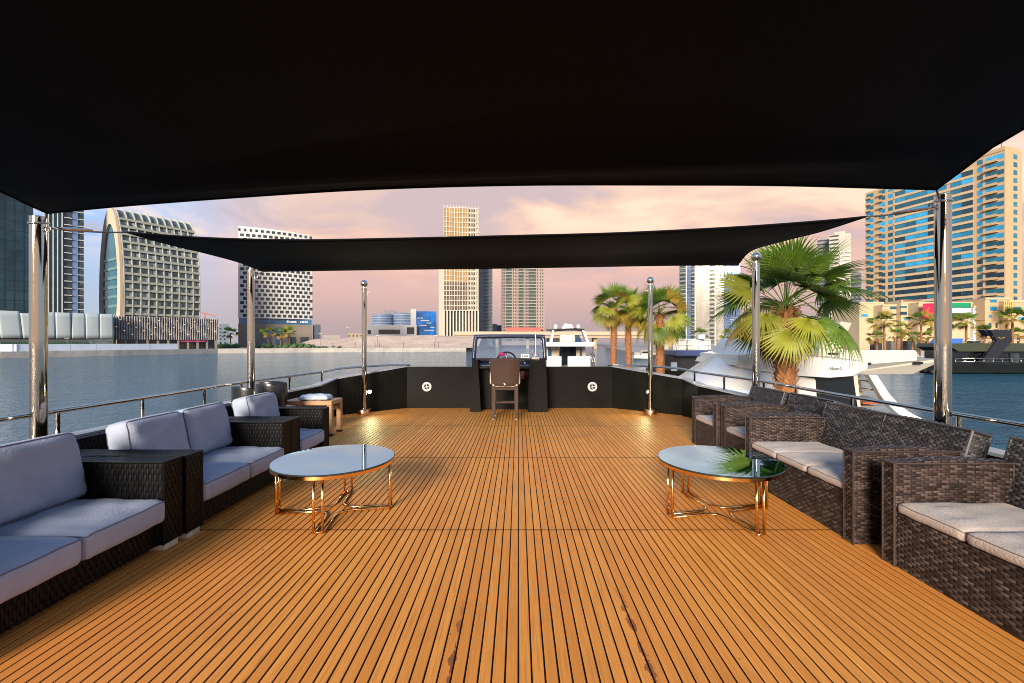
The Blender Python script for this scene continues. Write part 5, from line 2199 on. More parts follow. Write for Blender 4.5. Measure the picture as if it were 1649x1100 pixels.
cloth(0, fw * 0.255, 0, fh_, 'red_band', flag_cols['red'])
cloth(fw * 0.255, fw, fh_ * 0.667, fh_, 'green_band', flag_cols['green'])
cloth(fw * 0.255, fw, fh_ * 0.333, fh_ * 0.667, 'white_band', flag_cols['white'])
cloth(fw * 0.255, fw, 0, fh_ * 0.333, 'black_band', flag_cols['black'])

# ------------------------------------------------------------------ palms
leaf_g = mat('palm_green', (0.115, 0.195, 0.020), 0.45, var=0.25, vs=3, transl=0.36, rand=0.3)
leaf_y = mat('palm_yellow_green', (0.27, 0.275, 0.024), 0.5, var=0.25, vs=3, transl=0.36, rand=0.25)
leaf_o = mat('palm_ochre', (0.31, 0.215, 0.028), 0.55, var=0.25, vs=3, transl=0.25, rand=0.25)
leaf_d = mat('palm_dead', (0.22, 0.12, 0.045), 0.8, var=0.3, vs=3, rand=0.2)
bark = mat('palm_bark', (0.22, 0.09, 0.035), 0.9, var=0.4, vs=9, bump=0.7, bs=24)
boot_m = mat('palm_boot', (0.42, 0.175, 0.06), 0.85, var=0.35, vs=12)


def frond_builder(rng, petiole, fan, nl, droop, fold, pitch):
    """fan leaf growing along +X from the origin"""
    q_ = MB()
    pts = []
    for i in range(6):
        t = i / 5
        pts.append(Vector((petiole * t, 0, -0.10 * petiole * t * t)))
    q_.tube(pts, [0.016, 0.014, 0.012, 0.010, 0.009, 0.007], 5)
    tip = pts[-1]
    BP = Matrix.Rotation(R(pitch), 3, 'Y')
    for k in range(nl):
        s = -1 + 2 * (k + 0.5) / nl
        a = s * R(96) * (0.9 + 0.1 * abs(s)) + rng.uniform(-0.03, 0.03)
        ln = fan * (1.0 - 0.30 * abs(s) ** 2.2) * rng.uniform(0.92, 1.05)
        wid = fan * 2.1 / nl * 0.95
        d = Vector((math.cos(a), math.sin(a), 0))
        p = Vector((-math.sin(a), math.cos(a), 0))
        nseg = 6
        V, F = [], []
        for j in range(nseg + 1):
            t = j / nseg
            r_ = ln * t
            w_ = wid * (min(1.0, t / 0.38)) * (1 if t < 0.38 else (1 - ((t - 0.38) / 0.62) ** 1.2)) * 0.5
            w_ = max(w_, 0.0012)
            z = fold * abs(s) * r_ * 0.35 - droop * ln * (t ** 2.4) * (0.6 + 0.5 * abs(s)) - 0.05 * r_
            c = d * r_ * (1 - 0.12 * droop * t * t) + Vector((0, 0, z))
            V += [tip + BP @ v for v in (c - p * w_, c + Vector((0, 0, -0.012 * (1 - t) - 0.003)), c + p * w_)]
        for j in range(nseg):
            F += [(3 * j, 3 * j + 3, 3 * j + 4, 3 * j + 1), (3 * j + 1, 3 * j + 4, 3 * j + 5, 3 * j + 2)]
        q_.add(V, F)
    return q_


rngp = random.Random(77)
FRONDS = {}
for vname, args in (('up', (1.05, 1.05, 30, 0.14, 0.45, 4)), ('mid', (1.1, 1.05, 30, 0.28, 0.25, 18)), ('low', (1.1, 1.0, 30, 0.34, 0.10, 34)), ('hang', (0.9, 0.95, 28, 0.45, 0.0, 40))):
    for k in range(2):
        q = frond_builder(rngp, *args)
        for mn, mm in (('g', leaf_g), ('y', leaf_y), ('o', leaf_o), ('d', leaf_d)):
            FRONDS[(vname, k, mn)] = None
        FRONDS[(vname, k)] = q


def frond_mesh(v, k, mn):
    key = (v, k, mn)
    if FRONDS[key] is None:
        FRONDS[key] = FRONDS[(v, k)].mesh('frond', {'g': leaf_g, 'y': leaf_y, 'o': leaf_o, 'd': leaf_d}[mn])
    return FRONDS[key]


def palm(x, y, zbase, zcrown, scale, nfr, rt, rb, label, seed, group, boots=True, yellow=0.3, hang=108):
    rg = random.Random(seed)
    o = thing('palm_tree', label, 'palm tree', (x, y, zbase), 0, group)
    h = zcrown - zbase
    q_ = MB()
    path, rad = [], []
    nseg = 24
    for i in range(nseg + 1):
        t = i / nseg
        path.append((0.05 * math.sin(2.4 * t + seed) * h * 0.12, 0.0, h * t))
        rr = rb * (1.25 - 0.25 * min(1, t * 6)) * (1 - t) + rt * t
        rad.append(rr * (1 + 0.03 * (i % 2)))
    q_.tube(path, rad, 18)
    tr = q_.build('trunk', bark, o, smooth=True)
    if boots:
        bt = MB()
        nb_ = int(h / 0.05) if boots == 1 else int(h / 0.09)
        for i in range(nb_):
            t = (i + 0.5) / nb_
            z = h * t * 0.985
            base = Vector((0.05 * math.sin(2.4 * t + seed) * h * 0.12, 0, z))
            rr = (rb * (1 - t) + rt * t) * 0.97
            for k in range(4):
                a = i * 2.39996 + k * math.pi / 2 + rg.uniform(-0.15, 0.15)
                d = Vector((math.cos(a), math.sin(a), 0))
                p = Vector((-math.sin(a), math.cos(a), 0))
                w_ = rr * 0.30 * rg.uniform(0.8, 1.2)
                ln = 0.13 * rg.uniform(0.7, 1.3) * (0.55 + 0.75 * t) * (rt / 0.2)
                out = 0.06 + 0.10 * t * t
                b0 = base + d * rr * 0.96
                tipp = base + d * (rr + out * rt / 0.2) + Vector((0, 0, ln))
                V = [b0 - p * w_ - Vector((0, 0, 0.02)), b0 + p * w_ - Vector((0, 0, 0.02)), tipp + p * w_ * 0.35, tipp - p * w_ * 0.35, (b0 + tipp) / 2 + d * 0.03]
                bt.add(V, [(0, 1, 4), (1, 2, 4), (2, 3, 4), (3, 0, 4)])
        bt.build('leaf_bases', boot_m, tr, kind='stuff')
    for i in range(nfr):
        t = (i + 0.5) / nfr              # 0 = youngest, upright; 1 = oldest, hanging
        el = 86 - hang * t ** 1.1 + rg.uniform(-16, 16)
        a = i * 2.39996 + rg.uniform(-0.25, 0.25)
        v = 'up' if t < 0.30 else 'mid' if t < 0.60 else 'low' if t < 0.85 else 'hang'
        mn = 'g' if rg.random() > t * (0.75 + yellow) else ('y' if rg.random() < 0.62 - 0.35 * (t > 0.75) - min(0, yellow) * 6 else 'o')
        if t > 0.95:
            mn = 'd'
        f = link('frond', frond_mesh(v, rg.randint(0, 1), mn), o)
        f.location = (path[-1][0], 0, h - 0.10 * t * scale + 0.05)
        f.rotation_euler = (rg.uniform(-1.0, 1.0) * (1.0 if t < 0.6 else 0.6), -R(el), a)
        s_ = scale * rg.uniform(0.80, 1.14) * (0.86 + 0.2 * min(1, t * 2.2))
        f.scale = (s_, s_, s_)
    return o


PG = 'fan palms on the marina quay'
# piers that carry the near palms
pier_m = concrete
slab('pier', [(6.9, 11.6), (11.6, 11.6), (11.6, 14.4), (6.9, 14.4)], WATER - 1, GROUND, pier_m)
slab('pier', [(4.8, 26.4), (12.5, 26.4), (12.5, 30.4), (4.8, 30.4)], WATER - 1, GROUND + 0.0, pier_m)
palm(ax(1266, 13), 13.0, GROUND, az(497, 13), 1.08, 50, 0.25, 0.27, 'large fan palm with thick orange trunk just beyond the right rail', 3, PG, yellow=-0.05, hang=122)
palm(ax(988, 28), 28.0, GROUND, az(496, 28), 0.86, 34, 0.17, 0.20, 'leftmost of the three fan palms standing beyond the bow', 5, PG, boots=2, yellow=0.45, hang=135)
palm(ax(1012, 28.6), 28.6, GROUND, az(499, 28.6), 0.84, 32, 0.17, 0.20, 'middle one of the three fan palms standing beyond the bow', 8, PG, boots=2, yellow=0.4, hang=135)
palm(ax(1062, 27.5), 27.5, GROUND, az(506, 27.5), 1.10, 56, 0.22, 0.26, 'bushy fan palm with hanging yellow leaves, right of the right bow pole', 13, PG, boots=2, yellow=0.4, hang=160)

small = [(1424, 521, 105, 'small palm in front of the tan podium, leftmost of the row'),
         (1452, 530, 128, 'slender palm behind, second in the row below the tan podium'),
         (1412, 545, 118, 'low young palm at the left end of the row of palms'),
         (1445, 541, 122, 'low young palm between the two left palms of the row'),
         (1469, 544, 120, 'low young palm just left of the tall palm in front of the flag'),
         (1483, 518, 104, 'tall palm in front of the red part of the flag'),
         (1494, 545, 116, 'low palm right beside the tall palm below the flag'),
         (1507, 522, 124, 'slender palm directly left of the thick right pole'),
         (1556, 520, 108, 'full palm right of the thick pole, above the dark boat'),
         (1585, 536, 112, 'low palm behind the dark boat, left of its funnel'),
         (1630, 515, 106, 'wide palm at the right edge above the dark boat'),
         (1640, 540, 118, 'low palm at the right edge, under the wide palm'),
         (1128, 540, 128, 'small palm above the blue roofed boat, left one'),
         (1172, 541, 130, 'small palm above the blue roofed boat, right one')]
for i, (px, py, y, lab) in enumerate(small):
    palm(ax(px, y), y, GROUND, az(py, y), 1.75 if py < 530 else 1.25, 20, 0.22, 0.28, lab, 40 + i, 'small palms along the far quay', boots=False, yellow=0.55)
for i, (px, py, y, lab) in enumerate([(371, 538, 240, 'bushy palm at the left foot of the checkered building'), (432, 536, 250, 'palm in front of the checkered building entrance, left one'), (452, 537, 250, 'palm in front of the checkered building entrance, right one'), (466, 536, 250, 'palm before the right half of the checkered building')]):
    palm(ax(px, y), y, GROUND, az(py, y), 2.3, 16, 0.25, 0.3, lab, 70 + i, 'palms by the checkered building', boots=False, yellow=0.1)
# shrubs along the foot of the checkered building
sh = MB()
rg = random.Random(6)
for k in range(70):
    px = rg.uniform(352, 560)
    y = rg.uniform(214, 232)
    s = rg.uniform(0.7, 1.6) * (1.0 if px < 505 else 0.5)
    c = Vector((ax(px, y), y, GROUND + 0.2))
    sh.loft([[(c.x + s * w_ * math.cos(t + k), c.y + s * w_ * math.sin(t + k), c.z + s * z) for t in [2 * math.pi * i / 7 for i in range(7)]] for w_, z in ((0.8, 0), (1.2, 0.5), (0.9, 1.1), (0.25, 1.5))])
o = sh.build('shrub_bed', mat('shrub_green', (0.045, 0.085, 0.025), 0.9, var=0.5, vs=0.9), kind='stuff', smooth=True)
o['label'] = 'low green shrubs along the quay before the checkered building'


def lamp_post(px, y, hh, label):
    o_ = thing('lamp_post', label, 'lamp post', (ax(px, y), y, GROUND), 0, 'lamp posts on the far quay')
    q_ = MB()
    q_.tube([(0, 0, 0), (0, 0, hh)], [0.10, 0.06], 6)
    q_.build('mast', steel, o_)
    q_ = MB()
    q_.bevbox(-0.9, 0.9, -0.15, 0.15, hh, hh + 0.12, 0.03)
    q_.build('head', white_pl, o_)


for px, y, hh, lab in ((108, 150, 4.5, 'lamp post on the left quay near the white barrier'), (608, 228, 6.5, 'lamp post on the quay before the drum building'), (702, 232, 6.5, 'lamp post on the quay below the gold tower'), (516, 222, 7.5, 'lamp post on the quay right of the checkered building'), (560, 300, 13, 'tall thin mast on the sand left of the drum building'), (842, 330, 16, 'tall mast before the pink tower'), (1178, 190, 13, 'tall mast behind the blue roofed boat')):
    lamp_post(px, y, hh, lab)
for px, lab in ((535, 'thin dark quay post farthest left below the sand bank'), (572, 'thin dark quay post left of the left bow pole'), (604, 'left one of the paired quay posts right of the left bow pole'), (611, 'right one of the paired quay posts right of the left bow pole'), (650, 'lone thin quay post midway along the sand bank'), (700, 'left one of the paired quay posts below the gold tower'), (706, 'right one of the paired quay posts below the gold tower')):
    y = 224
    o = thing('quay_post', lab, 'post', (ax(px, y), y, GROUND), 0, 'thin posts on the far quay')
    q = MB()
    q.tube([(0, 0, 0), (0, 0, 2.6)], 0.09, 6)
    q.build('shaft', dark_pl, o)
    q = MB()
    q.lathe([(0.13, 2.6), (0.13, 2.8), (0.03, 2.9)], n=8)
    q.build('cap', dark_pl, o)

# a crane above the finned podium
b = thing('tower_crane', 'small red crane boom far away above the finned podium', 'crane', (ax(330, 400), 400, GROUND))
crane_m = mat('crane_red', (0.45, 0.12, 0.08), 0.6)
q = MB()
q.tube([(0, 0, 0), (0, 0, hz(504, 400))], 0.5, 4)
q.build('mast', crane_m, b)
q = MB()
q.tube([(-3, 0, hz(503, 400)), (10, 0, hz(509, 400))], 0.45, 4)
q.build('boom', crane_m, b)

# ------------------------------------------------------------------ boats
gel = mat('white_gelcoat', (0.5, 0.45, 0.37), 0.22, var=0.04, vs=0.8, coat=0.3)
gel_w = mat('bright_gelcoat', (0.56, 0.54, 0.51), 0.22, var=0.04, vs=0.8, coat=0.3)
cream_up = mat('cream_upholstery', (0.56, 0.51, 0.41), 0.6, var=0.05, vs=3)
smoke = mat('smoked_window', (0.008, 0.010, 0.012), 0.06, coat=0.3)
teak_red = mat('red_teak', (0.32, 0.085, 0.035), 0.5, var=0.2, vs=8)
tinted = glass_mat('tinted_acrylic', (0.35, 0.45, 0.5), refl=0.15)


def rail_set(parent, path, drop, n_, r_=0.018, mid=True, material=None):
    """a boat railing: top bar, mid bar and each stanchion"""
    q_ = MB()
    q_.tube(path, r_, 6)
    rr = q_.build('railing', material or chrome, parent, smooth=True)
    if mid:
        q_ = MB()
        q_.tube([Vector(p) - Vector((0, 0, drop * 0.5)) for p in path], r_ * 0.7, 6)
        q_.build('mid_bar', material or chrome, rr, smooth=True)
    P_ = [Vector(p) for p in path]
    for k in range(n_):
        t = k / max(1, n_ - 1) * (len(P_) - 1)
        i = min(int(t), len(P_) - 2)
        p = P_[i].lerp(P_[i + 1], t - i)
        q_ = MB()
        q_.tube([p, p - Vector((0, 0, drop))], r_ * 0.8, 6)
        q_.build('stanchion', material or chrome, rr, smooth=True)
    return rr


# -- white flybridge yacht on the right (bow to the left, away), near side at Y 15.6
YW = thing('white_yacht', 'large white flybridge yacht moored beyond the right rail', 'yacht', (12, 17.8, WATER))
wz = -WATER


def sec(x, hb, zk, zd, yc=0.0, flare=0.85):
    """hull section, closed loop: keel, chines, gunwales"""
    return [(x, yc - hb * 0.15, zk), (x, yc - hb * flare, zk + (zd - zk) * 0.35), (x, yc - hb, zd), (x, yc + hb, zd), (x, yc + hb * flare, zk + (zd - zk) * 0.35), (x, yc + hb * 0.15, zk)]


q = MB()
q.loft([sec(-13.5, 0.15, 1.2, 2.75), sec(-11.5, 1.1, 0.1, 2.7), sec(-8.5, 1.9, -0.4, 2.6), sec(-4, 2.3, -0.5, 2.45), sec(-0.6, 2.35, -0.5, 2.3), sec(0.8, 2.3, -0.5, 1.62), sec(3.9, 2.2, -0.3, 1.55)])
q.build('hull', gel_w, YW, smooth='auto', fix=True)
# coachroof that swells up towards the windscreen
q = MB()
secs = []
for (x, hb, zt_) in ((-7.4, 0.9, 2.6), (-6.2, 1.6, 2.95), (-5.3, 1.95, 3.4), (-4.5, 2.05, 3.95), (-3.8, 2.1, 4.45), (-2.6, 2.1, 4.75), (-1.2, 2.1, 4.4)):
    n_ = 11
    arc = [(x, -hb * math.cos(math.pi * k / (n_ - 1)), 2.4 + (zt_ - 2.4) * math.sin(math.pi * k / (n_ - 1)) ** 0.45) for k in range(n_)]
    secs.append([(x, -hb, 2.2)] + arc + [(x, hb, 2.2)])
q.loft(secs)
q.build('coachroof', gel_w, YW, smooth='auto', fix=True)
q = MB()
q.loft([[(x, -2.16 * k, z) for x, z in ((-6.0, 2.7), (-3.6, 2.7), (-3.1, 3.25), (-4.4, 3.25))] for k in (0.94, 1.0)])
q.build('oval_window', mat('pale_window', (0.55, 0.62, 0.72), 0.15), YW, fix=True)
q = MB()
q.loft([[(x, y_, z) for x, z in ((-4.05, 4.12), (-3.2, 4.15), (-2.0, 4.05), (-2.0, 4.22), (-3.2, 4.36), (-3.95, 4.32))] for y_ in (-2.3, 2.2)])
q.v = [(x, y * (0.80 if x < -3 else 0.93), z) for x, y, z in q.v]
q.build('brow_lip', cream_up, YW, fix=True)
# flybridge wing: brow panel, long overhang to the stern
q = MB()
q.prism([(-3.9, 4.05), (-2.2, 3.78), (-1.0, 3.72), (-0.2, 3.78), (0.35, 4.05), (0.35, 4.28), (-1.0, 4.48), (-3.0, 4.62), (-3.9, 4.5)], -2.42, 2.2)
q.v = [(x, y * (1.0 if x > -1.2 else max(0.72, 1.0 + (x + 1.2) * 0.105)), z) for x, y, z in q.v]
q.build('brow_panel', gel_w, YW, fix=True)
q = MB()
q.loft([[(x, y_ * (1.0 if z > 4.0 else 0.82), z) for x, z in ((-0.4, 3.80), (2.45, 3.80), (3.15, 4.30), (3.05, 4.38), (-0.4, 4.12))] for y_ in (-2.25, 2.25)])
q.build('fly_deck', gel, YW, fix=True)
q = MB()
q.bevbox(-0.3, 2.5, -2.05, -1.65, 4.13, 4.68, 0.07)
q.build('bulwark_seat', cream_up, YW)
q = MB()
q.bevbox(-0.3, 2.5, 1.5, 1.9, 4.13, 4.68, 0.07)
q.build('bulwark_seat', cream_up, YW)
q = MB()
q.loft([[(x, y_, z) for x, z in ((-0.35, 4.62), (0.45, 4.62), (0.95, 5.72), (0.55, 5.78))] for y_ in (-0.9, -0.55)])
q.build('radar_arch', mat('beige_arch', (0.46, 0.40, 0.31), 0.4), YW, fix=True)
q = MB()
q.loft([[(x, y_, z) for x, z in ((-3.4, 4.5), (-1.9, 4.4), (-2.2, 5.0), (-2.9, 5.15))] for y_ in (-1.7, 1.7)])
q.build('fly_console', gel_w, YW, fix=True)
q = MB()
q.loft([[(x, y_, z) for x, z in ((-1.75, 2.2), (0.42, 2.2), (0.2, 3.79), (-1.75, 3.79))] for y_ in (-1.95, 1.9)])
q.build('saloon', smoke, YW, fix=True)
q = MB()
q.prism([(-2.6, 2.3), (-1.76, 2.3), (-1.76, 3.75), (-2.0, 3.75)], -2.0, 1.95)
q.build('saloon_pillar', gel, YW, fix=True)
q = MB()
q.loft([[(x, y_, z) for x, z in ((0.43, 1.6), (0.58, 1.6), (0.36, 3.79), (0.21, 3.79))] for y_ in (-1.95, 1.9)])
q.build('aft_bulkhead', gel, YW, fix=True)
q = MB()
q.loft([[(x + 0.0, y_, z) for x, z in ((-0.9, 2.45), (0.1, 2.45), (0.1, 2.62), (-0.9, 2.62))] for y_ in (-2.3, -2.0)])
q.build('side_step', cream_up, YW, fix=True)
for k in range(5):   # steps up to the flybridge
    q = MB()
    q.bevbox(0.45 + 0.02 * k, 1.15 - 0.04 * k, -1.9, -1.25, 2.3 + 0.3 * k, 2.35 + 0.3 * k, 0.01)
    q.build('step', brown_stone, YW)
q = MB()
q.loft([[(x, y_, z) for x, z in ((0.6, 1.5), (1.35, 1.5), (1.05, 3.7), (0.4, 3.7))] for y_ in (-1.2, -1.0)])
q.build('stair_wall', cream_up, YW, fix=True)
q = MB()
inner_ = smoothpath([(0.55, 0, 3.80), (0.82, 0, 3.35), (1.15, 0, 2.85), (1.85, 0, 2.25), (3.2, 0, 1.65)], 5)
outer_ = smoothpath([(0.85, 0, 3.80), (1.10, 0, 3.42), (1.42, 0, 2.98), (2.1, 0, 2.42), (3.4, 0, 1.85)], 5)
loop_ = inner_ + outer_[::-1]
q.loft([[(p.x, y_, p.z) for p in loop_] for y_ in (-2.22, -2.0)])
q.build('quarter_sweep', gel_w, YW, fix=True, smooth=False)
q = MB()
q.bevbox(0.5, 4.0, -2.1, 2.1, 1.56, 1.66, 0.03)
q.build('aft_deck', gel_w, YW)
q = MB()
q.bevbox(0.5, 1.55, -2.05, -1.45, 2.72, 2.80, 0.02)
q.build('teak_table', teak_red, YW)
q = MB()
q.bevbox(3.9, 5.2, -1.9, 1.9, 0.85, 0.98, 0.03)
q.build('swim_platform', gel_w, YW)
for (x, z) in ((0.45, 4.20), (2.3, 4.22), (-0.75, 4.50)):
    q = MB()
    q.bevbox(x - 0.15, x + 0.15, -2.29, -2.21 if x > -0.7 else -2.2, z - 0.03 + (0.05 if x < -0.7 else 0), z + 0.05 + (0.05 if x < -0.7 else 0), 0.01)
    q.build('vent', dark_pl, YW)
rail_set(YW, smoothpath([(-9.0, -1.7, 3.3), (-6.5, -2.15, 3.3), (-4.5, -2.35, 3.15)], 4), 0.62, 7)
rail_set(YW, [(-1.6, -1.0, 5.0), (-0.4, -1.0, 5.0)], 0.45, 3)
tx = bpy.data.curves.new('yacht_name', 'FONT')
tx.body = 'Miran S'
tx.size = 0.14
tx.extrude = 0.004
tx.materials.append(dark_pl)
tmp = bpy.data.objects.new('tmp_text', tx)
COL.objects.link(tmp)
bpy.context.view_layer.update()
tme = bpy.data.meshes.new_from_object(tmp.evaluated_get(bpy.context.evaluated_depsgraph_get()))
bpy.data.objects.remove(tmp)
to = link('yacht_name', tme, YW)
to['kind'] = 'stuff'
to.location = (-1.0, -2.436, 4.0)
to.rotation_euler = (R(90), 0, 0)

# -- blue roofed boat
BB = thing('blue_roofed_boat', 'dark boat with a navy blue roof and railed top deck beyond the right bow', 'boat', (ax(1130, 36), 36, WATER))
w0 = lambda px: ax(px, 36) - ax(1130, 36)
zq = lambda py: az(py, 36) - WATER
q = MB()
q.loft([sec(w0(1062), 1.6, -0.3, zq(596), 2.2), sec(w0(1090), 2.1, -0.4, zq(598), 2.2), sec(w0(1200), 2.2, -0.4, zq(600), 2.2), sec(w0(1260), 2.1, -0.3, zq(602), 2.2)])
q.build('hull', black_paint, BB, smooth='auto', fix=True)
q = MB()
q.box(w0(1074), w0(1180), 0.6, 3.8, zq(600), zq(573.5))
q.build('cabin', mat('boat_black', (0.015, 0.017, 0.02), 0.3, var=0.3, vs=1), BB)
q = MB()
q.bevbox(w0(1086), w0(1187), -0.2, 4.6, zq(573.5), zq(564.5), 0.05)
q.build('roof', mat('navy_roof', (0.028, 0.048, 0.125), 0.4, var=0.1, vs=1), BB)
q = MB()
q.box(w0(1106), w0(1172), 3.2, 3.5, zq(564.4), zq(546))
q.build('white_screen', gel_w, BB)
rail_set(BB, [(w0(1090), 0, zq(548)), (w0(1150), 0, zq(548)), (w0(1186), 0, zq(549))], zq(548) - zq(564.4), 8, 0.022)
for (a_, c_, mt_) in ((1086, 1096, cream_up), (1128, 1140, cream_up)):
    q = MB()
    q.bevbox(w0(a_), w0(c_), 2.8, 3.15, zq(564.4), zq(549), 0.03)
    q.build('locker', mt_, BB)
q = MB()
q.bevbox(w0(1146), w0(1158), 2.6, 3.1, zq(546), zq(538), 0.04)
q.build('blue_cover', mat('pale_blue_cover', (0.40, 0.50, 0.62), 0.6), BB)
q = MB()
q.box(w0(1084), w0(1094), 0.52, 0.59, zq(602), zq(584))
q.build('door', mat('grey_blue_door', (0.30, 0.36, 0.42), 0.4), BB)
for k in range(6):
    q = MB()
    a_ = Vector((w0(1112 + 5.5 * k), -0.6, zq(604)))
    c_ = Vector((w0(1130 + 5.5 * k), -0.6, zq(577)))
    q.tube([a_, c_], 0.03, 6)
    q.build('gangway_bar', gold if k > 3 else chrome, BB, smooth=True)
rail_set(BB, [(w0(1115), -0.6, zq(585)), (w0(1190), -0.6, zq(586))], 0.75, 6, 0.02)

# -- white cruiser seen from astern
WCr = thing('white_cruiser', 'white motor cruiser seen from astern, right of the helm windshield', 'yacht', (ax(927, 52), 52, WATER))
w0 = lambda px: ax(px, 52) - ax(927, 52)
zq = lambda py: az(py, 52) - WATER
q = MB()
q.loft([[(w0(884), 0, zq(604)), (w0(960), 0, zq(604)), (w0(958), 0, zq(619)), (w0(886), 0, zq(619))], [(w0(883), 6, zq(586)), (w0(962), 6, zq(586)), (w0(956), 6, -0.4), (w0(888), 6, -0.4)], [(w0(905), 16, zq(580)), (w0(945), 16, zq(580)), (w0(935), 16, 0.2), (w0(915), 16, 0.2)]])
q.build('hull', gel_w, WCr, fix=True)
q = MB()
q.bevbox(w0(881), w0(905), 0.4, 1.0, zq(600), zq(574), 0.06)
q.bevbox(w0(915), w0(952), 0.4, 1.0, zq(600), zq(574), 0.06)
q.build('transom', gel_w, WCr, kind='stuff')
q = MB()
q.box(w0(906), w0(934), 3.8, 4.0, zq(590), zq(558))
q.build('saloon_door', smoke, WCr)
q = MB()
q.box(w0(884), w0(905), 4.0, 9.0, zq(586), zq(558))
q.build('cabin_side', mat('tan_cabin', (0.60, 0.47, 0.32), 0.6, var=0.1, vs=1), WCr)
q = MB()
q.box(w0(935), w0(951), 4.0, 9.0, zq(586), zq(558))
q.build('cabin_side', MATS['tan_cabin'], WCr)
for (a_, c_) in ((886, 892), (941, 945)):
    q = MB()
    q.box(w0(a_), w0(c_), 3.9, 3.99, zq(582), zq(561))
    q.build('window', blue_glass, WCr)
q = MB()
q.prism([(w0(877), zq(558)), (w0(957), zq(558)), (w0(960), zq(551)), (w0(876), zq(551))], 0.6, 9.5)
q.build('fly_deck', gel_w, WCr, fix=True)
q = MB()
q.bevbox(w0(904), w0(929), 1.6, 2.4, zq(551), zq(539), 0.1)
q.build('aft_seat', cream_up, WCr)
for s, (a_, c_) in enumerate(((890, 894), (953, 945))):
    q = MB()
    q.prism([(w0(a_ - 2), zq(551)), (w0(a_ + 3), zq(551)), (w0(c_ + 2), zq(531)), (w0(c_ - 2), zq(531))], 3.0, 4.2)
    q.build('arch_leg', gel_w, WCr, fix=True)
q = MB()
q.tube(smoothpath([(w0(890), 3.4, zq(533)), (w0(905), 3.4, zq(530)), (w0(930), 3.4, zq(529)), (w0(948), 3.4, zq(531))], 5), 0.16, 8)
q.build('bimini', dark_pl, WCr, smooth=True)
for px in (899, 938):
    q = MB()
    rb = 0.27
    q.lathe([(rb * 0.8, 0)] + [(rb * math.cos(t), 0.3 + rb * math.sin(t)) for t in [math.pi / 2 * k / 6 for k in range(6)]] + [(0.01, 0.3 + rb)], (w0(px), 3.6, zq(528)), 14)
    q.build('radar_dome', gel_w, WCr, smooth='auto')
q = MB()
q.loft([[(w0(908), 3.3, zq(529)), (w0(930), 3.3, zq(529)), (w0(927), 3.3, zq(521)), (w0(914), 3.3, zq(519))], [(w0(908), 4.2, zq(529)), (w0(930), 4.2, zq(529)), (w0(927), 4.2, zq(521)), (w0(914), 4.2, zq(519))]])
q.build('mast_pod', gel_w, WCr, fix=True)
q = MB()
q.tube([(w0(891), 5, zq(528)), (w0(891), 5, zq(510))], 0.03, 5)
q.build('aerial', steel, WCr)
q = MB()
V = [(w0(930), 6.5, zq(551)), (w0(950), 6.5, zq(551)), (w0(946), 7.2, zq(538)), (w0(930), 7.2, zq(538))]
q.add(V + [(x, y + 0.03, z) for x, y, z in V], [(0, 1, 2, 3), (7, 6, 5, 4), (0, 4, 5, 1), (1, 5, 6, 2), (2, 6, 7, 3), (3, 7, 4, 0)])
q.build('screen_pane', tinted, WCr)
for (px0, px1, py0, py1) in ((955, 962, 600, 566), (959, 964, 600, 563)):
    rail_set(WCr, [(w0(px0), 0.5, zq(574)), (w0(px0 + 5), 3.5, zq(568)), (w0(px0 + 9), 7, zq(565))], 1.5, 6, 0.03)

# -- dark boat at the right edge
DB = thing('dark_houseboat', 'long dark green houseboat with slanted funnel at the right edge', 'boat', (ax(1600, 66), 66, WATER))
w0 = lambda px: ax(px, 66) - ax(1600, 66)
zq = lambda py: az(py, 66) - WATER
dg = mat('dark_green_hull', (0.009, 0.011, 0.01), 0.35, var=0.25, vs=0.6)
q = MB()
q.loft([sec(w0(1528), 2.2, -0.2, zq(588), 3), sec(w0(1545), 2.9, -0.4, zq(588), 3), sec(w0(1700), 3.0, -0.4, zq(588), 3), sec(w0(1900), 2.2, 0, zq(584), 3)])
q.build('hull', dg, DB, smooth='auto', fix=True)
q = MB()
q.box(w0(1540), w0(1860), 1.2, 5.2, zq(588), zq(565))
q.build('cabin', smoke, DB)
q = MB()
q.prism([(w0(1534), zq(559)), (w0(1546), zq(566)), (w0(1860), zq(566)), (w0(1870), zq(553)), (w0(1536), zq(553))], 0.2, 6.0)
q.build('roof', mat('olive_roof', (0.035, 0.04, 0.022), 0.5, var=0.1, vs=0.5), DB, fix=True)
q = MB()
q.prism([(w0(1578), zq(584)), (w0(1598), zq(584)), (w0(1629), zq(549)), (w0(1627), zq(532)), (w0(1594), zq(532)), (w0(1604), zq(549))], -0.1, 0.5)
q.build('slanted_strut', mat('slate_strut', (0.012, 0.013, 0.017), 0.4), DB, fix=True)
q = MB()
q.prism([(w0(1599), zq(541)), (w0(1626), zq(541)), (w0(1630), zq(531)), (w0(1590), zq(531))], 0.51, 1.5)
q.build('funnel_top', navy, DB, fix=True)
q = MB()
for s in (-1, 1):
    q.add([(w0(1611), -0.13, zq(546)), (w0(1611 + s * 7), -0.13, zq(542.5)), (w0(1611 + s * 2), -0.13, zq(543.6))], [(0, 1, 2)])
q.build('wing_emblem', mat('gold_emblem', (0.75, 0.42, 0.08), 0.3, 0.6), DB)
q = MB()
q.prism([(w0(1537), zq(553)), (w0(1560), zq(553)), (w0(1562), zq(545)), (w0(1543), zq(545))], 1.0, 4.0)
q.build('blue_awning', mat('bright_blue_awning', (0.03, 0.12, 0.42), 0.5), DB, fix=True)
rail_set(DB, [(w0(1562), 0.4, zq(545)), (w0(1600), 0.4, zq(545)), (w0(1680), 0.4, zq(545))], zq(545) - zq(553), 10, 0.05)
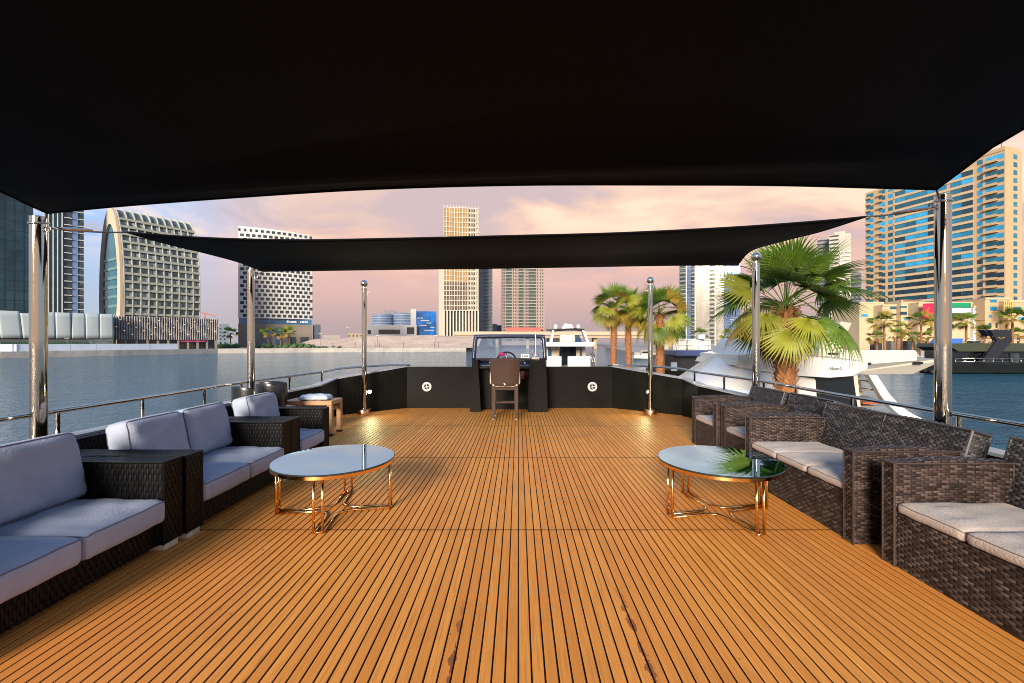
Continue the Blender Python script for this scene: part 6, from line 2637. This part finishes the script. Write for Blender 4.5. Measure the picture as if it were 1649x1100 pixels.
rail_set(DB, [(w0(1537), -0.2, zq(577)), (w0(1620), -0.2, zq(577)), (w0(1700), -0.2, zq(577))], zq(577) - zq(587), 12, 0.045)
q = MB()
q.tube([(w0(1632), 2, zq(553)), (w0(1632), 2, zq(528))], 0.12, 8)
q.build('post', gold, DB)
for i, px in enumerate((1590, 1640, 1670, 1720)):
    q = MB()
    q.bevbox(w0(px), w0(px + 14), 1.05, 1.19, zq(585), zq(569), 0.02)
    q.build('window', win_dark, DB)

# -- black dinghy with outboard and small white boat
dn = thing('black_dinghy', 'small black inflatable dinghy floating left of the dark houseboat', 'dinghy', (ax(1508, 66), 66, WATER))
q = MB()
q.tube(smoothpath([(-1.6, -0.6, 0.45), (0.4, -0.65, 0.45), (1.5, -0.35, 0.6), (1.8, 0.1, 0.7), (1.5, 0.5, 0.6), (0.4, 0.8, 0.45), (-1.6, 0.75, 0.45)], 5), 0.34, 10)
q.build('tube', dark_pl, dn, smooth=True)
q = MB()
q.bevbox(-1.9, -1.35, -0.15, 0.3, 0.3, 1.45, 0.1)
q.build('outboard', dark_pl, dn)
q = MB()
q.bevbox(-0.2, 0.5, -0.3, 0.4, 0.4, 1.15, 0.06)
q.build('console', dark_pl, dn)
wbt = thing('small_white_boat', 'small white cabin boat at the quay behind the dinghy', 'boat', (ax(1506, 92), 92, WATER))
q = MB()
q.loft([sec(-4.0, 1.2, 0.0, 1.5), sec(0, 1.4, -0.2, 1.5), sec(3.5, 0.9, 0.1, 1.8), sec(4.6, 0.1, 0.9, 1.9)])
q.build('hull', gel_w, wbt, smooth='auto', fix=True)
q = MB()
q.bevbox(-2.2, 1.5, -1.0, 1.0, 1.5, 3.0, 0.1)
q.build('cabin', gel_w, wbt)
q = MB()
q.box(-1.9, 1.2, -1.06, -1.01, 2.1, 2.75)
q.build('window', smoke, wbt)
q = MB()
q.bevbox(-1.5, 0.8, -0.8, 0.8, 3.01, 4.6, 0.08)
q.build('wheelhouse', gel_w, wbt)
q = MB()
q.box(-1.3, 0.6, -0.86, -0.81, 3.5, 4.3)
q.build('window', smoke, wbt)
# moored boats along the far quay, seen low between the palms
for i, (px, y, ln, lab) in enumerate(((1040, 120, 7, 'small white launch moored between the bow palms'), (1315, 100, 9, 'white launch moored behind the big palm trunk'), (1412, 98, 8, 'white launch moored behind the yacht, left of the palms'), (1462, 97, 8, 'white launch moored behind the overhanging fly deck'))):
    o = thing('moored_launch', lab, 'boat', (ax(px, y), y, WATER), 0, 'small launches at the far quay')
    q = MB()
    q.loft([sec(-ln / 2, 1.1, 0.0, 1.3), sec(0, 1.2, -0.2, 1.3), sec(ln * 0.4, 0.7, 0.1, 1.5), sec(ln / 2, 0.08, 0.8, 1.6)])
    q.build('hull', gel_w, o, smooth='auto', fix=True)
    q = MB()
    q.bevbox(-ln * 0.2, ln * 0.15, -0.8, 0.8, 1.3, 2.5, 0.1)
    q.build('cabin', gel, o)
    q = MB()
    q.box(-ln * 0.18, ln * 0.12, -0.86, -0.81, 1.75, 2.3)
    q.build('window', smoke, o)
